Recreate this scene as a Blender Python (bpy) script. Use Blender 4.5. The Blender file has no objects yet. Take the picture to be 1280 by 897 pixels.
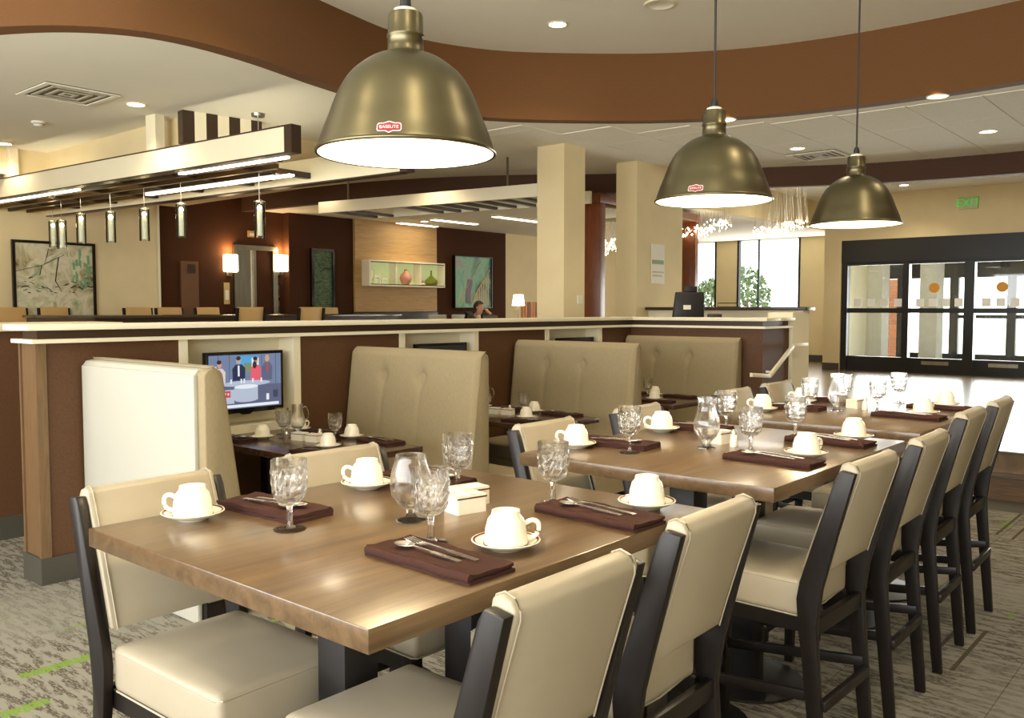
import bpy, bmesh, math, random
from mathutils import Vector, Matrix, geometry
random.seed(7)
PI = math.pi
SC = bpy.context.scene
COL = SC.collection

# ---------------------------------------------------------------- camera
F_PX, PITCH, YAW, CAM_H = 1105.0, 0.0569, 0.7092, 1.64
cd = bpy.data.cameras.new('camera'); cam = bpy.data.objects.new('camera', cd); COL.objects.link(cam)
cd.sensor_width = 36.0; cd.lens = 36.0 * F_PX / 1280.0; cd.clip_start = 0.05; cd.clip_end = 200
cam.location = (0, 0, CAM_H); cam.rotation_euler = (PI / 2 - PITCH, 0, YAW)
SC.camera = cam

# photo pixel -> world helpers (direction from the pixel, distance from a known plane)
_fw = Vector((-math.sin(YAW) * math.cos(PITCH), math.cos(YAW) * math.cos(PITCH), -math.sin(PITCH)))
_rt = Vector((math.cos(YAW), math.sin(YAW), 0)); _up = _rt.cross(_fw)
def ray(u, v): return _fw + _rt * ((u - 640) / F_PX) + _up * ((448.5 - v) / F_PX)
def _on(u, v, ax, val):
    d = ray(u, v); o = Vector((0, 0, CAM_H)); return o + d * ((val - o[ax]) / d[ax])
def PX(u, v, x): return _on(u, v, 0, x)
def PY(u, v, y): return _on(u, v, 1, y)
def PZ(u, v, z): return _on(u, v, 2, z)

# ---------------------------------------------------------------- colour management
vs = SC.view_settings
SC.display_settings.display_device = 'sRGB'
vs.view_transform = 'Standard'; vs.look = 'None'; vs.gamma = 1.0; vs.use_curve_mapping = False
vs.exposure = 0.55

# ---------------------------------------------------------------- world: bright overcast sky
w = bpy.data.worlds.new('overcast_sky'); SC.world = w; w.use_nodes = True
bg = w.node_tree.nodes['Background']; bg.inputs[0].default_value = (0.93, 0.97, 1.0, 1); bg.inputs[1].default_value = 3.2

def area_light(name, loc, rot, sx, sy, power, col):
    l = bpy.data.lights.new(name, 'AREA'); l.shape = 'RECTANGLE'; l.size = sx; l.size_y = sy; l.energy = power; l.color = col
    o = bpy.data.objects.new(name, l); COL.objects.link(o); o.location = loc; o.rotation_euler = rot
    return o
# daylight entering through the dining room windows (behind the camera) and the lobby glazing
area_light('window_daylight', (-2.6, -2.93, 2.0), (PI / 2, 0, 0), 12.0, 2.0, 400, (1.0, 1.0, 0.975))
area_light('entrance_daylight', (-4.0, 18.85, 1.75), (-PI / 2, 0, 0), 5.2, 2.3, 420, (1.0, 0.98, 0.95))
area_light('lobby_window_daylight', (-9.4, 20.92, 2.2), (-PI / 2, 0, 0), 3.4, 2.0, 70, (1.0, 0.98, 0.95))

# ---------------------------------------------------------------- materials
def lin(c):
    r = []
    for x in c:
        x /= 255.0
        r.append(x / 12.92 if x <= 0.04045 else ((x + 0.055) / 1.055) ** 2.4)
    return (r[0], r[1], r[2], 1.0)
MATS = {}
def new_mat(name):
    m = bpy.data.materials.new(name); m.use_nodes = True
    b = m.node_tree.nodes['Principled BSDF']; MATS[name] = m
    return m, m.node_tree, b
def pmat(name, rgb, rough=0.6, metal=0.0, var=0.0, vscale=6.0, bump=0.0, bscale=80.0, stretch=None, spec=None, coat=0.0, sheen=0.0):
    m, nt, b = new_mat(name)
    b.inputs['Base Color'].default_value = lin(rgb); b.inputs['Roughness'].default_value = rough; b.inputs['Metallic'].default_value = metal
    if spec is not None: b.inputs['Specular IOR Level'].default_value = spec
    if coat: b.inputs['Coat Weight'].default_value = coat; b.inputs['Coat Roughness'].default_value = 0.12
    if sheen: b.inputs['Sheen Weight'].default_value = sheen
    if var or bump:
        g = nt.nodes.new('ShaderNodeNewGeometry'); mp = nt.nodes.new('ShaderNodeMapping')
        nt.links.new(g.outputs['Position'], mp.inputs['Vector'])
        if stretch: mp.inputs['Scale'].default_value = stretch
    if var:
        n = nt.nodes.new('ShaderNodeTexNoise'); n.inputs['Scale'].default_value = vscale; n.inputs['Detail'].default_value = 5
        nt.links.new(mp.outputs[0], n.inputs['Vector'])
        r = nt.nodes.new('ShaderNodeValToRGB'); c = lin(rgb)
        r.color_ramp.elements[0].position = 0.3; r.color_ramp.elements[1].position = 0.7
        r.color_ramp.elements[0].color = tuple(x * (1 - var) for x in c[:3]) + (1,)
        r.color_ramp.elements[1].color = tuple(min(1, x * (1 + var)) for x in c[:3]) + (1,)
        nt.links.new(n.outputs['Fac'], r.inputs[0]); nt.links.new(r.outputs[0], b.inputs['Base Color'])
    if bump:
        n2 = nt.nodes.new('ShaderNodeTexNoise'); n2.inputs['Scale'].default_value = bscale; n2.inputs['Detail'].default_value = 3
        nt.links.new(mp.outputs[0], n2.inputs['Vector'])
        bp = nt.nodes.new('ShaderNodeBump'); bp.inputs['Strength'].default_value = bump; bp.inputs['Distance'].default_value = 0.004
        nt.links.new(n2.outputs['Fac'], bp.inputs['Height']); nt.links.new(bp.outputs[0], b.inputs['Normal'])
    return m
def emat(name, rgb, strength, base=None):
    m, nt, b = new_mat(name)
    b.inputs['Base Color'].default_value = lin(base or rgb); b.inputs['Emission Color'].default_value = lin(rgb); b.inputs['Emission Strength'].default_value = strength
    b.inputs['Roughness'].default_value = 0.5
    return m
def woodmat(name, c1, c2, rough, scale=(1, 1, 1), wscale=3.0, coat=0.0, dist=3.0):
    m, nt, b = new_mat(name)
    g = nt.nodes.new('ShaderNodeNewGeometry'); mp = nt.nodes.new('ShaderNodeMapping'); mp.inputs['Scale'].default_value = scale
    nt.links.new(g.outputs['Position'], mp.inputs['Vector'])
    n = nt.nodes.new('ShaderNodeTexNoise'); n.inputs['Scale'].default_value = wscale; n.inputs['Detail'].default_value = 8; n.inputs['Roughness'].default_value = 0.65; n.inputs['Distortion'].default_value = dist
    nt.links.new(mp.outputs[0], n.inputs['Vector'])
    r = nt.nodes.new('ShaderNodeValToRGB'); r.color_ramp.elements[0].position = 0.34; r.color_ramp.elements[1].position = 0.66
    r.color_ramp.elements[0].color = lin(c1); r.color_ramp.elements[1].color = lin(c2)
    nt.links.new(n.outputs['Fac'], r.inputs[0]); nt.links.new(r.outputs[0], b.inputs['Base Color'])
    bp = nt.nodes.new('ShaderNodeBump'); bp.inputs['Strength'].default_value = 0.03; bp.inputs['Distance'].default_value = 0.0006
    nt.links.new(n.outputs['Fac'], bp.inputs['Height']); nt.links.new(bp.outputs[0], b.inputs['Normal'])
    b.inputs['Roughness'].default_value = rough
    if coat: b.inputs['Coat Weight'].default_value = coat; b.inputs['Coat Roughness'].default_value = 0.15
    return m

cream = pmat('cream_paint', (228, 209, 164), 0.85, var=0.03, vscale=3, bump=0.05, bscale=150)
cream_l = pmat('light_cream_paint', (232, 222, 190), 0.85, var=0.02, vscale=3)
ceil_w = pmat('ceiling_paint', (240, 236, 216), 0.9, var=0.015, vscale=2)
tile_w = pmat('acoustic_tile', (238, 234, 216), 0.95, var=0.04, vscale=40, bump=0.3, bscale=220)
grid_w = pmat('ceiling_grid_metal', (196, 188, 165), 0.6)
fascia_b = pmat('brown_fascia_fabric', (112, 73, 34), 0.85, var=0.07, vscale=90, bump=0.15, bscale=260)
band_b = pmat('dark_brown_paint', (76, 48, 28), 0.8, var=0.06, vscale=60)
brown_v = pmat('brown_wall_vinyl', (86, 54, 26), 0.6, var=0.16, vscale=70, bump=0.2, bscale=300)
post_w = woodmat('post_trim_wood', (98, 74, 48), (120, 92, 60), 0.45, (6, 6, .5), 3)
white_t = pmat('white_trim', (238, 228, 198), 0.45)
dark_band = pmat('espresso_laminate', (58, 40, 26), 0.35)
dark_wall = pmat('espresso_wallcovering', (72, 43, 24), 0.85, spec=0.15, var=0.1, vscale=50, bump=0.15, bscale=200)
base_g = pmat('grey_rubber_base', (70, 66, 56), 0.6)
stool_v = pmat('tan_vinyl', (162, 151, 129), 0.42, var=0.03, vscale=8, bump=0.06, bscale=420)
booth_f = pmat('booth_fabric', (152, 136, 103), 0.8, var=0.09, vscale=60, bump=0.2, bscale=420, stretch=(3, 3, .5))
booth_w = pmat('booth_back_vinyl', (180, 177, 163), 0.65, var=0.02, vscale=120, bump=0.12, bscale=420)
black_w = pmat('black_stained_wood', (23, 17, 13), 0.42, var=0.2, vscale=30, stretch=(1, 1, .15), spec=0.35)
black_m = pmat('black_metal', (34, 31, 30), 0.4, 0.3)
table_w = woodmat('walnut_tabletop', (78, 59, 38), (106, 83, 55), 0.28, (14, 1.0, 14), 2.2, 0.25, .6)
booth_t = woodmat('dark_booth_tabletop', (58, 38, 26), (78, 54, 38), 0.25, (10, 1.2, 10), 2.2, 0.2, 1.0)
china = pmat('white_china', (244, 236, 214), 0.22, coat=0.4)
china_b = pmat('china_brown_line', (96, 50, 36), 0.25)
napkin_m = pmat('brown_cotton', (62, 40, 34), 0.95, var=0.12, vscale=300, bump=0.3, bscale=600, spec=0.1)
steel = pmat('polished_steel', (236, 232, 222), 0.22, 1.0)
brushed = pmat('brushed_steel', (150, 146, 132), 0.32, 1.0, var=0.1, vscale=20, stretch=(1, 1, .1))
brass_m = pmat('aged_bronze_metal', (106, 99, 76), 0.36, 1.0, var=0.05, vscale=14)
lamp_in = pmat('white_enamel', (250, 244, 222), 0.35)
cord_b = pmat('black_cord', (38, 32, 26), 0.6)
gran = pmat('granite_counter', (70, 60, 46), 0.12, var=0.25, vscale=60)
wood_pan = woodmat('bleached_oak_panel', (178, 138, 82), (200, 162, 102), 0.5, (1, .6, 12), 3, 0, 1.5)
red_wood = woodmat('cherry_wood', (104, 52, 20), (138, 74, 32), 0.35, (8, 8, .6), 3)
lobby_w = woodmat('lobby_plank_floor', (96, 80, 62), (132, 112, 88), 0.22, (.8, 9, 1), 2.5, 0.3, 1.0)
step_w = woodmat('step_vinyl', (78, 58, 38), (104, 80, 54), 0.4, (1, 10, 10), 2)
alu_blk = pmat('black_anodised_frame', (28, 26, 24), 0.35, 0.2)
bronze_r = pmat('bronze_rail', (112, 84, 48), 0.3, 0.8)
glossblack = pmat('gloss_black_plastic', (14, 14, 14), 0.18)
black_p = pmat('black_plastic', (26, 26, 26), 0.45)
black_lea = pmat('black_leather', (20, 17, 15), 0.3)
paper = pmat('paper_white', (232, 226, 208), 0.7)
concrete = pmat('pale_column_stucco', (206, 200, 184), 0.85, var=0.05)
ground_m = pmat('pale_paving', (210, 206, 196), 0.9, var=0.05)
leaf = pmat('shrub_leaf', (96, 112, 74), 0.8, var=0.3, vscale=8)
em_down = emat('downlight_lens', (255, 236, 196), 14)
em_led = emat('led_strip', (255, 246, 220), 7)
em_sconce = emat('sconce_glass', (255, 232, 190), 7)
em_shade = emat('lit_lampshade', (255, 240, 210), 6)
em_bulb = emat('warm_bulb', (255, 226, 170), 30)
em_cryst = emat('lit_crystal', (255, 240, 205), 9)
em_niche = emat('lit_niche_back', (196, 206, 150), 0.3, (190, 200, 140))
em_frost = emat('frosted_inner_tube', (225, 222, 200), 0.12)

def glassmat(name, rough=0.0, tint=(1, 1, 1), ior=1.46):
    m, nt, b = new_mat(name)
    b.inputs['Base Color'].default_value = (*tint, 1); b.inputs['Roughness'].default_value = rough
    b.inputs['Transmission Weight'].default_value = 1.0; b.inputs['IOR'].default_value = ior
    return m
crystal = glassmat('cut_glass', 0.0, (0.995, 0.995, 0.985), 1.45)
def _clear(m, f):
    nt = m.node_tree; o = [n for n in nt.nodes if n.type == 'OUTPUT_MATERIAL'][0]; mx = nt.nodes.new('ShaderNodeMixShader'); t = nt.nodes.new('ShaderNodeBsdfTransparent')
    mx.inputs[0].default_value = f; nt.links.new(nt.nodes['Principled BSDF'].outputs[0], mx.inputs[1]); nt.links.new(t.outputs[0], mx.inputs[2]); nt.links.new(mx.outputs[0], o.inputs[0])
_clear(crystal, 0.28)
crystal_f = glassmat('glass_foot', 0.0, (0.995, 0.995, 0.985), 1.35); _clear(crystal_f, 0.6)
def panemat(name, tint=(0.95, 0.97, 0.95)):
    m = bpy.data.materials.new(name); m.use_nodes = True; nt = m.node_tree; nt.nodes.clear(); MATS[name] = m
    o = nt.nodes.new('ShaderNodeOutputMaterial'); mx = nt.nodes.new('ShaderNodeMixShader'); fr = nt.nodes.new('ShaderNodeFresnel')
    t = nt.nodes.new('ShaderNodeBsdfTransparent'); gl = nt.nodes.new('ShaderNodeBsdfGlossy')
    t.inputs[0].default_value = (*tint, 1); gl.inputs['Roughness'].default_value = 0.01; fr.inputs[0].default_value = 1.45
    nt.links.new(fr.outputs[0], mx.inputs[0]); nt.links.new(t.outputs[0], mx.inputs[1]); nt.links.new(gl.outputs[0], mx.inputs[2]); nt.links.new(mx.outputs[0], o.inputs[0])
    return m
pane = panemat('clear_pane')

def carpetmat():
    m, nt, b = new_mat('streaked_carpet'); L = nt.links
    g = nt.nodes.new('ShaderNodeNewGeometry')
    def noise(scale, sc, detail=3, rough=.5):
        mp = nt.nodes.new('ShaderNodeMapping'); mp.inputs['Scale'].default_value = scale; L.new(g.outputs['Position'], mp.inputs['Vector'])
        n = nt.nodes.new('ShaderNodeTexNoise'); n.inputs['Scale'].default_value = sc; n.inputs['Detail'].default_value = detail; n.inputs['Roughness'].default_value = rough
        L.new(mp.outputs[0], n.inputs['Vector']); return n.outputs['Fac']
    def ramp(x, p0, p1):
        r = nt.nodes.new('ShaderNodeMapRange'); r.inputs[1].default_value = p0; r.inputs[2].default_value = p1; L.new(x, r.inputs[0]); return r.outputs[0]
    def mix(f, a, c):
        mx = nt.nodes.new('ShaderNodeMix'); mx.data_type = 'RGBA'
        L.new(f, mx.inputs[0])
        for i, s in ((6, a), (7, c)):
            if isinstance(s, tuple): mx.inputs[i].default_value = s
            else: L.new(s, mx.inputs[i])
        return mx.outputs[2]
    def mul(a, c):
        k = nt.nodes.new('ShaderNodeMath'); k.operation = 'MULTIPLY'; L.new(a, k.inputs[0]); L.new(c, k.inputs[1]); return k.outputs[0]
    streak = ramp(noise((2.4, 11, 1), 2.6, 4, .6), .47, .54)
    brk = ramp(noise((13, 44, 1), 3.0, 2), .36, .52)
    zone = ramp(noise((.8, .8, 1), 1.0, 2), .28, .48)
    f1 = mul(mul(streak, brk), zone)
    fib = noise((1, 1, 1), 420, 2)
    base = mix(fib, lin((116, 112, 100)), lin((154, 150, 138)))
    c1 = mix(f1, base, lin((86, 78, 66)))
    gz = ramp(noise((.55, .55, 1), 1.3, 1), .52, .56)
    gl = ramp(noise((9.5, .9, 1), 1.4, 2), .655, .70)
    c2 = mix(mul(mul(gl, gz), brk), c1, lin((112, 140, 56)))
    sx = nt.nodes.new('ShaderNodeSeparateXYZ'); L.new(g.outputs['Position'], sx.inputs[0])
    def math_(op, a, c):
        k = nt.nodes.new('ShaderNodeMath'); k.operation = op
        for i, q in enumerate((a, c)):
            if isinstance(q, (int, float)): k.inputs[i].default_value = q
            else: L.new(q, k.inputs[i])
        return k.outputs[0]
    for (x0, y0, y1) in GREEN:
        jag = math_('MULTIPLY', math_('SUBTRACT', noise((1, 6, 1), 9, 2), .5), .08)
        mx_ = math_('LESS_THAN', math_('ABSOLUTE', math_('ADD', math_('SUBTRACT', sx.outputs[0], x0), jag), 0), .036)
        my_ = math_('MULTIPLY', math_('GREATER_THAN', sx.outputs[1], y0), math_('LESS_THAN', sx.outputs[1], y1))
        c2 = mix(mul(mul(mx_, my_), ramp(noise((30, 30, 1), 2.2, 2), .3, .5)), c2, lin((112, 140, 56)))
    for (x0, y0, y1) in DASH:
        mx_ = math_('LESS_THAN', math_('ABSOLUTE', math_('SUBTRACT', sx.outputs[0], x0), 0), .010)
        my_ = math_('MULTIPLY', math_('GREATER_THAN', sx.outputs[1], y0), math_('LESS_THAN', sx.outputs[1], y1))
        c2 = mix(mul(mx_, my_), c2, lin((80, 72, 58)))
    L.new(c2, b.inputs['Base Color']); b.inputs['Roughness'].default_value = 0.95; b.inputs['Specular IOR Level'].default_value = 0.15
    bp = nt.nodes.new('ShaderNodeBump'); bp.inputs['Strength'].default_value = 0.5; bp.inputs['Distance'].default_value = 0.003
    L.new(fib, bp.inputs['Height']); L.new(bp.outputs[0], b.inputs['Normal'])
    return m
def _gl(u0, v0, u1, v1): a, b = PZ(u0, v0, 0), PZ(u1, v1, 0); return ((a.x + b.x) / 2, min(a.y, b.y), max(a.y, b.y))
GREEN = [_gl(25, 846, 120, 818), _gl(0, 893, 62, 876), _gl(1270, 640, 1300, 615)]
DASH = [_gl(1190, 838, 1232, 788), _gl(1162, 818, 1200, 785), _gl(1246, 668, 1278, 640), _gl(1265, 674, 1292, 650)]
carpet = carpetmat()

def paintmat(name, cols, scale=5.0, dist=2.0, stretch=(1, 1, 1), rough=0.6):
    m, nt, b = new_mat(name)
    g = nt.nodes.new('ShaderNodeNewGeometry'); mp = nt.nodes.new('ShaderNodeMapping'); mp.inputs['Scale'].default_value = stretch
    nt.links.new(g.outputs['Position'], mp.inputs['Vector'])
    n = nt.nodes.new('ShaderNodeTexNoise'); n.inputs['Scale'].default_value = scale; n.inputs['Detail'].default_value = 6; n.inputs['Distortion'].default_value = dist; n.inputs['Roughness'].default_value = .62
    nt.links.new(mp.outputs[0], n.inputs['Vector'])
    r = nt.nodes.new('ShaderNodeValToRGB'); e = r.color_ramp.elements
    k = len(cols)
    for i in range(k - 2): e.new(0.5)
    for i, c in enumerate(cols):
        e[i].position = 0.3 + 0.4 * i / (k - 1); e[i].color = lin(c)
    nt.links.new(n.outputs['Fac'], r.inputs[0]); nt.links.new(r.outputs[0], b.inputs['Base Color']); b.inputs['Roughness'].default_value = rough
    return m

# ---------------------------------------------------------------- mesh helpers
class MB:
    def __init__(s): s.v = []; s.f = []; s.m = []
    def add(s, vs_, fs, mi=0):
        o = len(s.v); s.v += [tuple(p) for p in vs_]
        for f in fs: s.f.append(tuple(i + o for i in f)); s.m.append(mi)
        return s
    def box(s, x0, x1, y0, y1, z0, z1, mi=0):
        return s.add([(x0, y0, z0), (x1, y0, z0), (x1, y1, z0), (x0, y1, z0), (x0, y0, z1), (x1, y0, z1), (x1, y1, z1), (x0, y1, z1)],
                     [(0, 3, 2, 1), (4, 5, 6, 7), (0, 1, 5, 4), (1, 2, 6, 5), (2, 3, 7, 6), (3, 0, 4, 7)], mi)
    def bar(s, p0, p1, w_, h_, up=(0, 0, 1), mi=0):
        p0, p1 = Vector(p0), Vector(p1); d = (p1 - p0).normalized(); up = Vector(up)
        if abs(d.dot(up)) > .98: up = Vector((1, 0, 0))
        a = d.cross(up).normalized(); b = a.cross(d).normalized(); a *= w_ / 2; b *= h_ / 2
        q = [p0 - a - b, p0 + a - b, p0 + a + b, p0 - a + b, p1 - a - b, p1 + a - b, p1 + a + b, p1 - a + b]
        return s.add(q, [(0, 3, 2, 1), (4, 5, 6, 7), (0, 1, 5, 4), (1, 2, 6, 5), (2, 3, 7, 6), (3, 0, 4, 7)], mi)
    def lathe(s, prof, n=24, c=(0, 0, 0), mi=0, mod=None, axis=None):
        rows = []; vs_ = []
        for i, (r, z) in enumerate(prof):
            if r < 1e-6: rows.append([len(vs_)]); vs_.append((c[0], c[1], c[2] + z))
            else:
                row = []
                for k in range(n):
                    t = 2 * PI * k / n; rr = r * (mod(i, k, z) if mod else 1); row.append(len(vs_)); vs_.append((c[0] + rr * math.cos(t), c[1] + rr * math.sin(t), c[2] + z))
                rows.append(row)
        fs = []
        for a, b in zip(rows, rows[1:]):
            if len(a) == 1 and len(b) == 1: continue
            for k in range(n):
                k2 = (k + 1) % n
                if len(a) == 1: fs.append((a[0], b[k2], b[k]))
                elif len(b) == 1: fs.append((a[k], a[k2], b[0]))
                else: fs.append((a[k], a[k2], b[k2], b[k]))
        return s.add(vs_, fs, mi)
    def tube(s, path, r, n=8, mi=0, caps=True, flat=1.0):
        path = [Vector(p) for p in path]; rows = []; vs_ = []
        ref = Vector((0, 0, 1))
        for i, p in enumerate(path):
            d = (path[min(i + 1, len(path) - 1)] - path[max(i - 1, 0)]).normalized()
            u = ref if abs(d.dot(ref)) < .95 else Vector((1, 0, 0))
            a = d.cross(u).normalized(); b = a.cross(d).normalized()
            rr = r[i] if isinstance(r, (list, tuple)) else r
            row = []
            for k in range(n):
                t = 2 * PI * k / n; row.append(len(vs_)); vs_.append(p + a * (math.cos(t) * rr) + b * (math.sin(t) * rr * flat))
            rows.append(row)
        fs = [(a[k], a[(k + 1) % n], b[(k + 1) % n], b[k]) for a, b in zip(rows, rows[1:]) for k in range(n)]
        if caps: fs += [tuple(reversed(rows[0])), tuple(rows[-1])]
        return s.add(vs_, fs, mi)
    def prism(s, poly, a0, a1, ax=2, mi=0):
        def P(p, h): return (p[0], p[1], h) if ax == 2 else ((p[0], h, p[1]) if ax == 1 else (h, p[0], p[1]))
        n = len(poly); vs_ = [P(p, a0) for p in poly] + [P(p, a1) for p in poly]
        fs = [tuple(range(n)), tuple(range(2 * n - 1, n - 1, -1))] + [(i, i + n, (i + 1) % n + n, (i + 1) % n) for i in range(n)]
        return s.add(vs_, fs, mi)
    def build(s, name, mats, parent=None, smooth=False, bevel=0, seg=2, loc=None, ang=38, weld=False):
        me = bpy.data.meshes.new(name); me.from_pydata(s.v, [], s.f)
        if not isinstance(mats, (list, tuple)): mats = [mats]
        for m in mats: me.materials.append(m)
        for p, mi in zip(me.polygons, s.m): p.material_index = mi
        bm = bmesh.new(); bm.from_mesh(me)
        if weld: bmesh.ops.remove_doubles(bm, verts=bm.verts, dist=1e-4)
        bmesh.ops.recalc_face_normals(bm, faces=bm.faces)
        if bevel:
            es = [e for e in bm.edges if len(e.link_faces) == 2 and e.calc_face_angle(0) > .5]
            bmesh.ops.bevel(bm, geom=es, offset=bevel, segments=seg, affect='EDGES', profile=0.5)
        bm.to_mesh(me); bm.free()
        if smooth or bevel:
            for p in me.polygons: p.use_smooth = True
            me.set_sharp_from_angle(angle=math.radians(ang))
        o = bpy.data.objects.new(name, me); COL.objects.link(o)
        if parent is not None: o.parent = parent
        if loc is not None: o.location = loc
        return o
def tag(o, label=None, cat=None, group=None, kind=None):
    if label: o['label'] = label
    if cat: o['category'] = cat
    if group: o['group'] = group
    if kind: o['kind'] = kind
    return o
def thing(name, label, cat, loc=(0, 0, 0), rz=0, group=None):
    o = bpy.data.objects.new(name, None); COL.objects.link(o); o.location = loc; o.rotation_euler = (0, 0, rz); o.empty_display_size = .05
    return tag(o, label, cat, group)
def struct(name, mb, mats, label=None, **k):
    o = mb.build(name, mats, **k); o['kind'] = 'structure'
    if label: o['label'] = label
    return o
def dup(root, loc=None, rz=None, label=None, group=None, parent=None):
    r = root.copy(); COL.objects.link(r); r.parent = parent
    if loc is not None: r.location = loc
    if rz is not None: r.rotation_euler = (0, 0, rz)
    if label: r['label'] = label
    if group: r['group'] = group
    for ch in list(root.children): dup(ch, parent=r)
    return r
def B(): return MB()
def rbox(name, x0, x1, y0, y1, z0, z1, m, parent=None, bevel=.01, seg=2):
    return B().box(x0, x1, y0, y1, z0, z1).build(name, m, parent, bevel=bevel, seg=seg)
def catmull(pts, n=6, closed=False):
    out = []; N = len(pts); rng = range(N if closed else N - 1)
    g = (lambda i: Vector(pts[i % N])) if closed else (lambda i: Vector(pts[max(0, min(N - 1, i))]))
    for i in rng:
        p0, p1, p2, p3 = g(i - 1), g(i), g(i + 1), g(i + 2)
        for k in range(n):
            t = k / n
            out.append(0.5 * ((2 * p1) + (-p0 + p2) * t + (2 * p0 - 5 * p1 + 4 * p2 - p3) * t * t + (-p0 + 3 * p1 - 3 * p2 + p3) * t ** 3))
    if not closed: out.append(Vector(pts[-1]))
    return out
def strip_wall(mb, pts, th, z0, z1, closed=False, mi=0):
    N = len(pts); inn = []; outp = []
    for i, p in enumerate(pts):
        a = pts[(i - 1) % N] if closed or i else pts[0]; b = pts[(i + 1) % N] if closed or i < N - 1 else pts[-1]
        d = (Vector(b) - Vector(a)); nrm = Vector((-d.y, d.x)).normalized() if d.length else Vector((0, 1))
        inn.append((p[0], p[1])); outp.append((p[0] + nrm.x * th, p[1] + nrm.y * th))
    for i in range(N if closed else N - 1):
        j = (i + 1) % N
        a, b, c, d = inn[i], inn[j], outp[j], outp[i]
        vs_ = [(*a, z0), (*b, z0), (*c, z0), (*d, z0), (*a, z1), (*b, z1), (*c, z1), (*d, z1)]
        fs = [(0, 3, 2, 1), (4, 5, 6, 7), (0, 1, 5, 4), (2, 3, 7, 6)]
        if not closed and i == 0: fs.append((3, 0, 4, 7))
        if not closed and i == N - 2: fs.append((1, 2, 6, 5))
        mb.add(vs_, fs, mi)
    return mb
def slab_poly(mb, outer, holes, z0, z1, mi=0):
    loops = [[Vector((x, y, 0)) for x, y in outer]] + [[Vector((x, y, 0)) for x, y in h] for h in holes]
    flat = [p for l in loops for p in l]; tris = geometry.tessellate_polygon(loops)
    n = len(flat)
    vs_ = [(p.x, p.y, z0) for p in flat] + [(p.x, p.y, z1) for p in flat]
    fs = [tuple(t) for t in tris] + [tuple(i + n for i in reversed(t)) for t in tris]
    o = 0
    for l in loops:
        k = len(l)
        for i in range(k): a, b = o + i, o + (i + 1) % k; fs.append((a, b, b + n, a + n))
        o += k
    return mb.add(vs_, fs, mi)
def text_mesh(name, txt, size, m, parent, loc, rot, ext=0.001, align='CENTER'):
    c = bpy.data.curves.new(name, 'FONT'); c.body = txt; c.size = size; c.extrude = ext; c.align_x = align; c.align_y = 'CENTER'
    t = bpy.data.objects.new(name + '_tmp', c); COL.objects.link(t)
    dg = bpy.context.evaluated_depsgraph_get(); me = bpy.data.meshes.new_from_object(t.evaluated_get(dg))
    bpy.data.objects.remove(t); bpy.data.curves.remove(c)
    me.materials.clear(); me.materials.append(m)
    o = bpy.data.objects.new(name, me); COL.objects.link(o); o.parent = parent; o.location = loc; o.rotation_euler = rot
    return o

ZL = 0.36      # lobby floor level
ZC = 3.60      # lower ceiling
ZU = 4.28      # raised dining ceiling
XH = -5.483    # dining face of the half wall

# ================================================================ STRUCTURE
# ---- floors
slab = struct('floor', B().box(-9, 4, -3.2, 8.48, -.12, -.008), base_g, 'grey carpet tile floor with broken dark streaks and green accents')
tm = None; TS = .61
for i in range(-13, 4):
    for j in range(0, 14):
        x, y = i * TS, j * TS
        if x + TS / 2 < -7.2 or y + TS > 8.5: continue
        if tm is None:
            t = B().box(-TS / 2 + .0012, TS / 2 - .0012, -TS / 2 + .0012, TS / 2 - .0012, -.008, 0).build('carpet_tile', carpet, slab); tm = t.data
        else:
            t = bpy.data.objects.new('carpet_tile', tm); COL.objects.link(t); t.parent = slab
        t.location = (x + .1, y + .34, 0)
st = struct('floor_step', B().box(-3.66, 4, 8.48, 8.80, -.12, .18), step_w, 'carpet-to-lobby step with dark nosing, right of the half wall')
B().box(-3.66, 4, 8.465, 8.52, .18, .195).build('step_nosing', base_g, st)
lob = struct('floor_lobby', B().box(-14.6, 4, 8.80, 21.4, -.12, ZL).box(-14.6, -6.85, -3.2, 8.80, -.12, ZL), lobby_w, 'polished wood plank floor of the raised lobby')
B().box(-3.66, 4, 8.785, 8.85, ZL, ZL + .006).build('step_nosing', base_g, lob)
struct('floor_outside', B().box(-30, 30, 21.5, 60, .1, .3), ground_m, 'pale sunlit paving outside the entrance')

# ---- ceilings
fas = [(-9.0, 1.0), (-8.6, 1.75), (-7.75, 2.2), (-6.99, 2.51), (-6.5, 2.86), (-6.24, 3.32), (-6.26, 4.0), (-6.5, 5.0), (-6.62, 6.0), (-6.28, 6.95), (-5.54, 7.76), (-4.81, 8.33), (-4.0, 8.71), (-2.95, 8.9),
       (-1.72, 8.88), (-.5, 8.6), (1, 7.9), (2.2, 6.5), (2.6, 4.5), (2.6, 1), (2, -1.2), (0, -2.3), (-3, -2.5), (-6, -2.2), (-8.2, -1.0)]
fas = [(p.x, p.y) for p in catmull(fas, 5, True)]
b2 = [(-14.6, 8.7), (-12.87, 8.78), (-10.85, 9.0), (-9.4, 9.5), (-8.23, 10.17), (-7.32, 10.85), (-5.39, 11.74), (-4.07, 12.34), (-2.4, 12.6), (-.5, 12.6), (4.1, 12.3)]
b2 = [(p.x, p.y) for p in catmull(b2, 5)]
low = struct('ceiling', slab_poly(B(), [(4.1, -3.2), (4.1, 12.3)] + list(reversed(b2))[1:] + [(-14.6, -3.2)], [fas], ZC, ZC + .12), ceil_w, 'flat cream lower ceiling outside the brown curved band')
strip = B(); strip_wall(strip, fas, -.16, ZC - .004, ZU + .05, closed=True)
struct('trim_1', strip, fascia_b, 'curved brown fascia band around the raised dining ceiling', smooth=True, weld=True)
struct('ceiling_raised', B().box(-9.6, 3.4, -3.2, 9.6, ZU, ZU + .1), ceil_w, 'raised cream ceiling above the bar tables')
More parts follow.
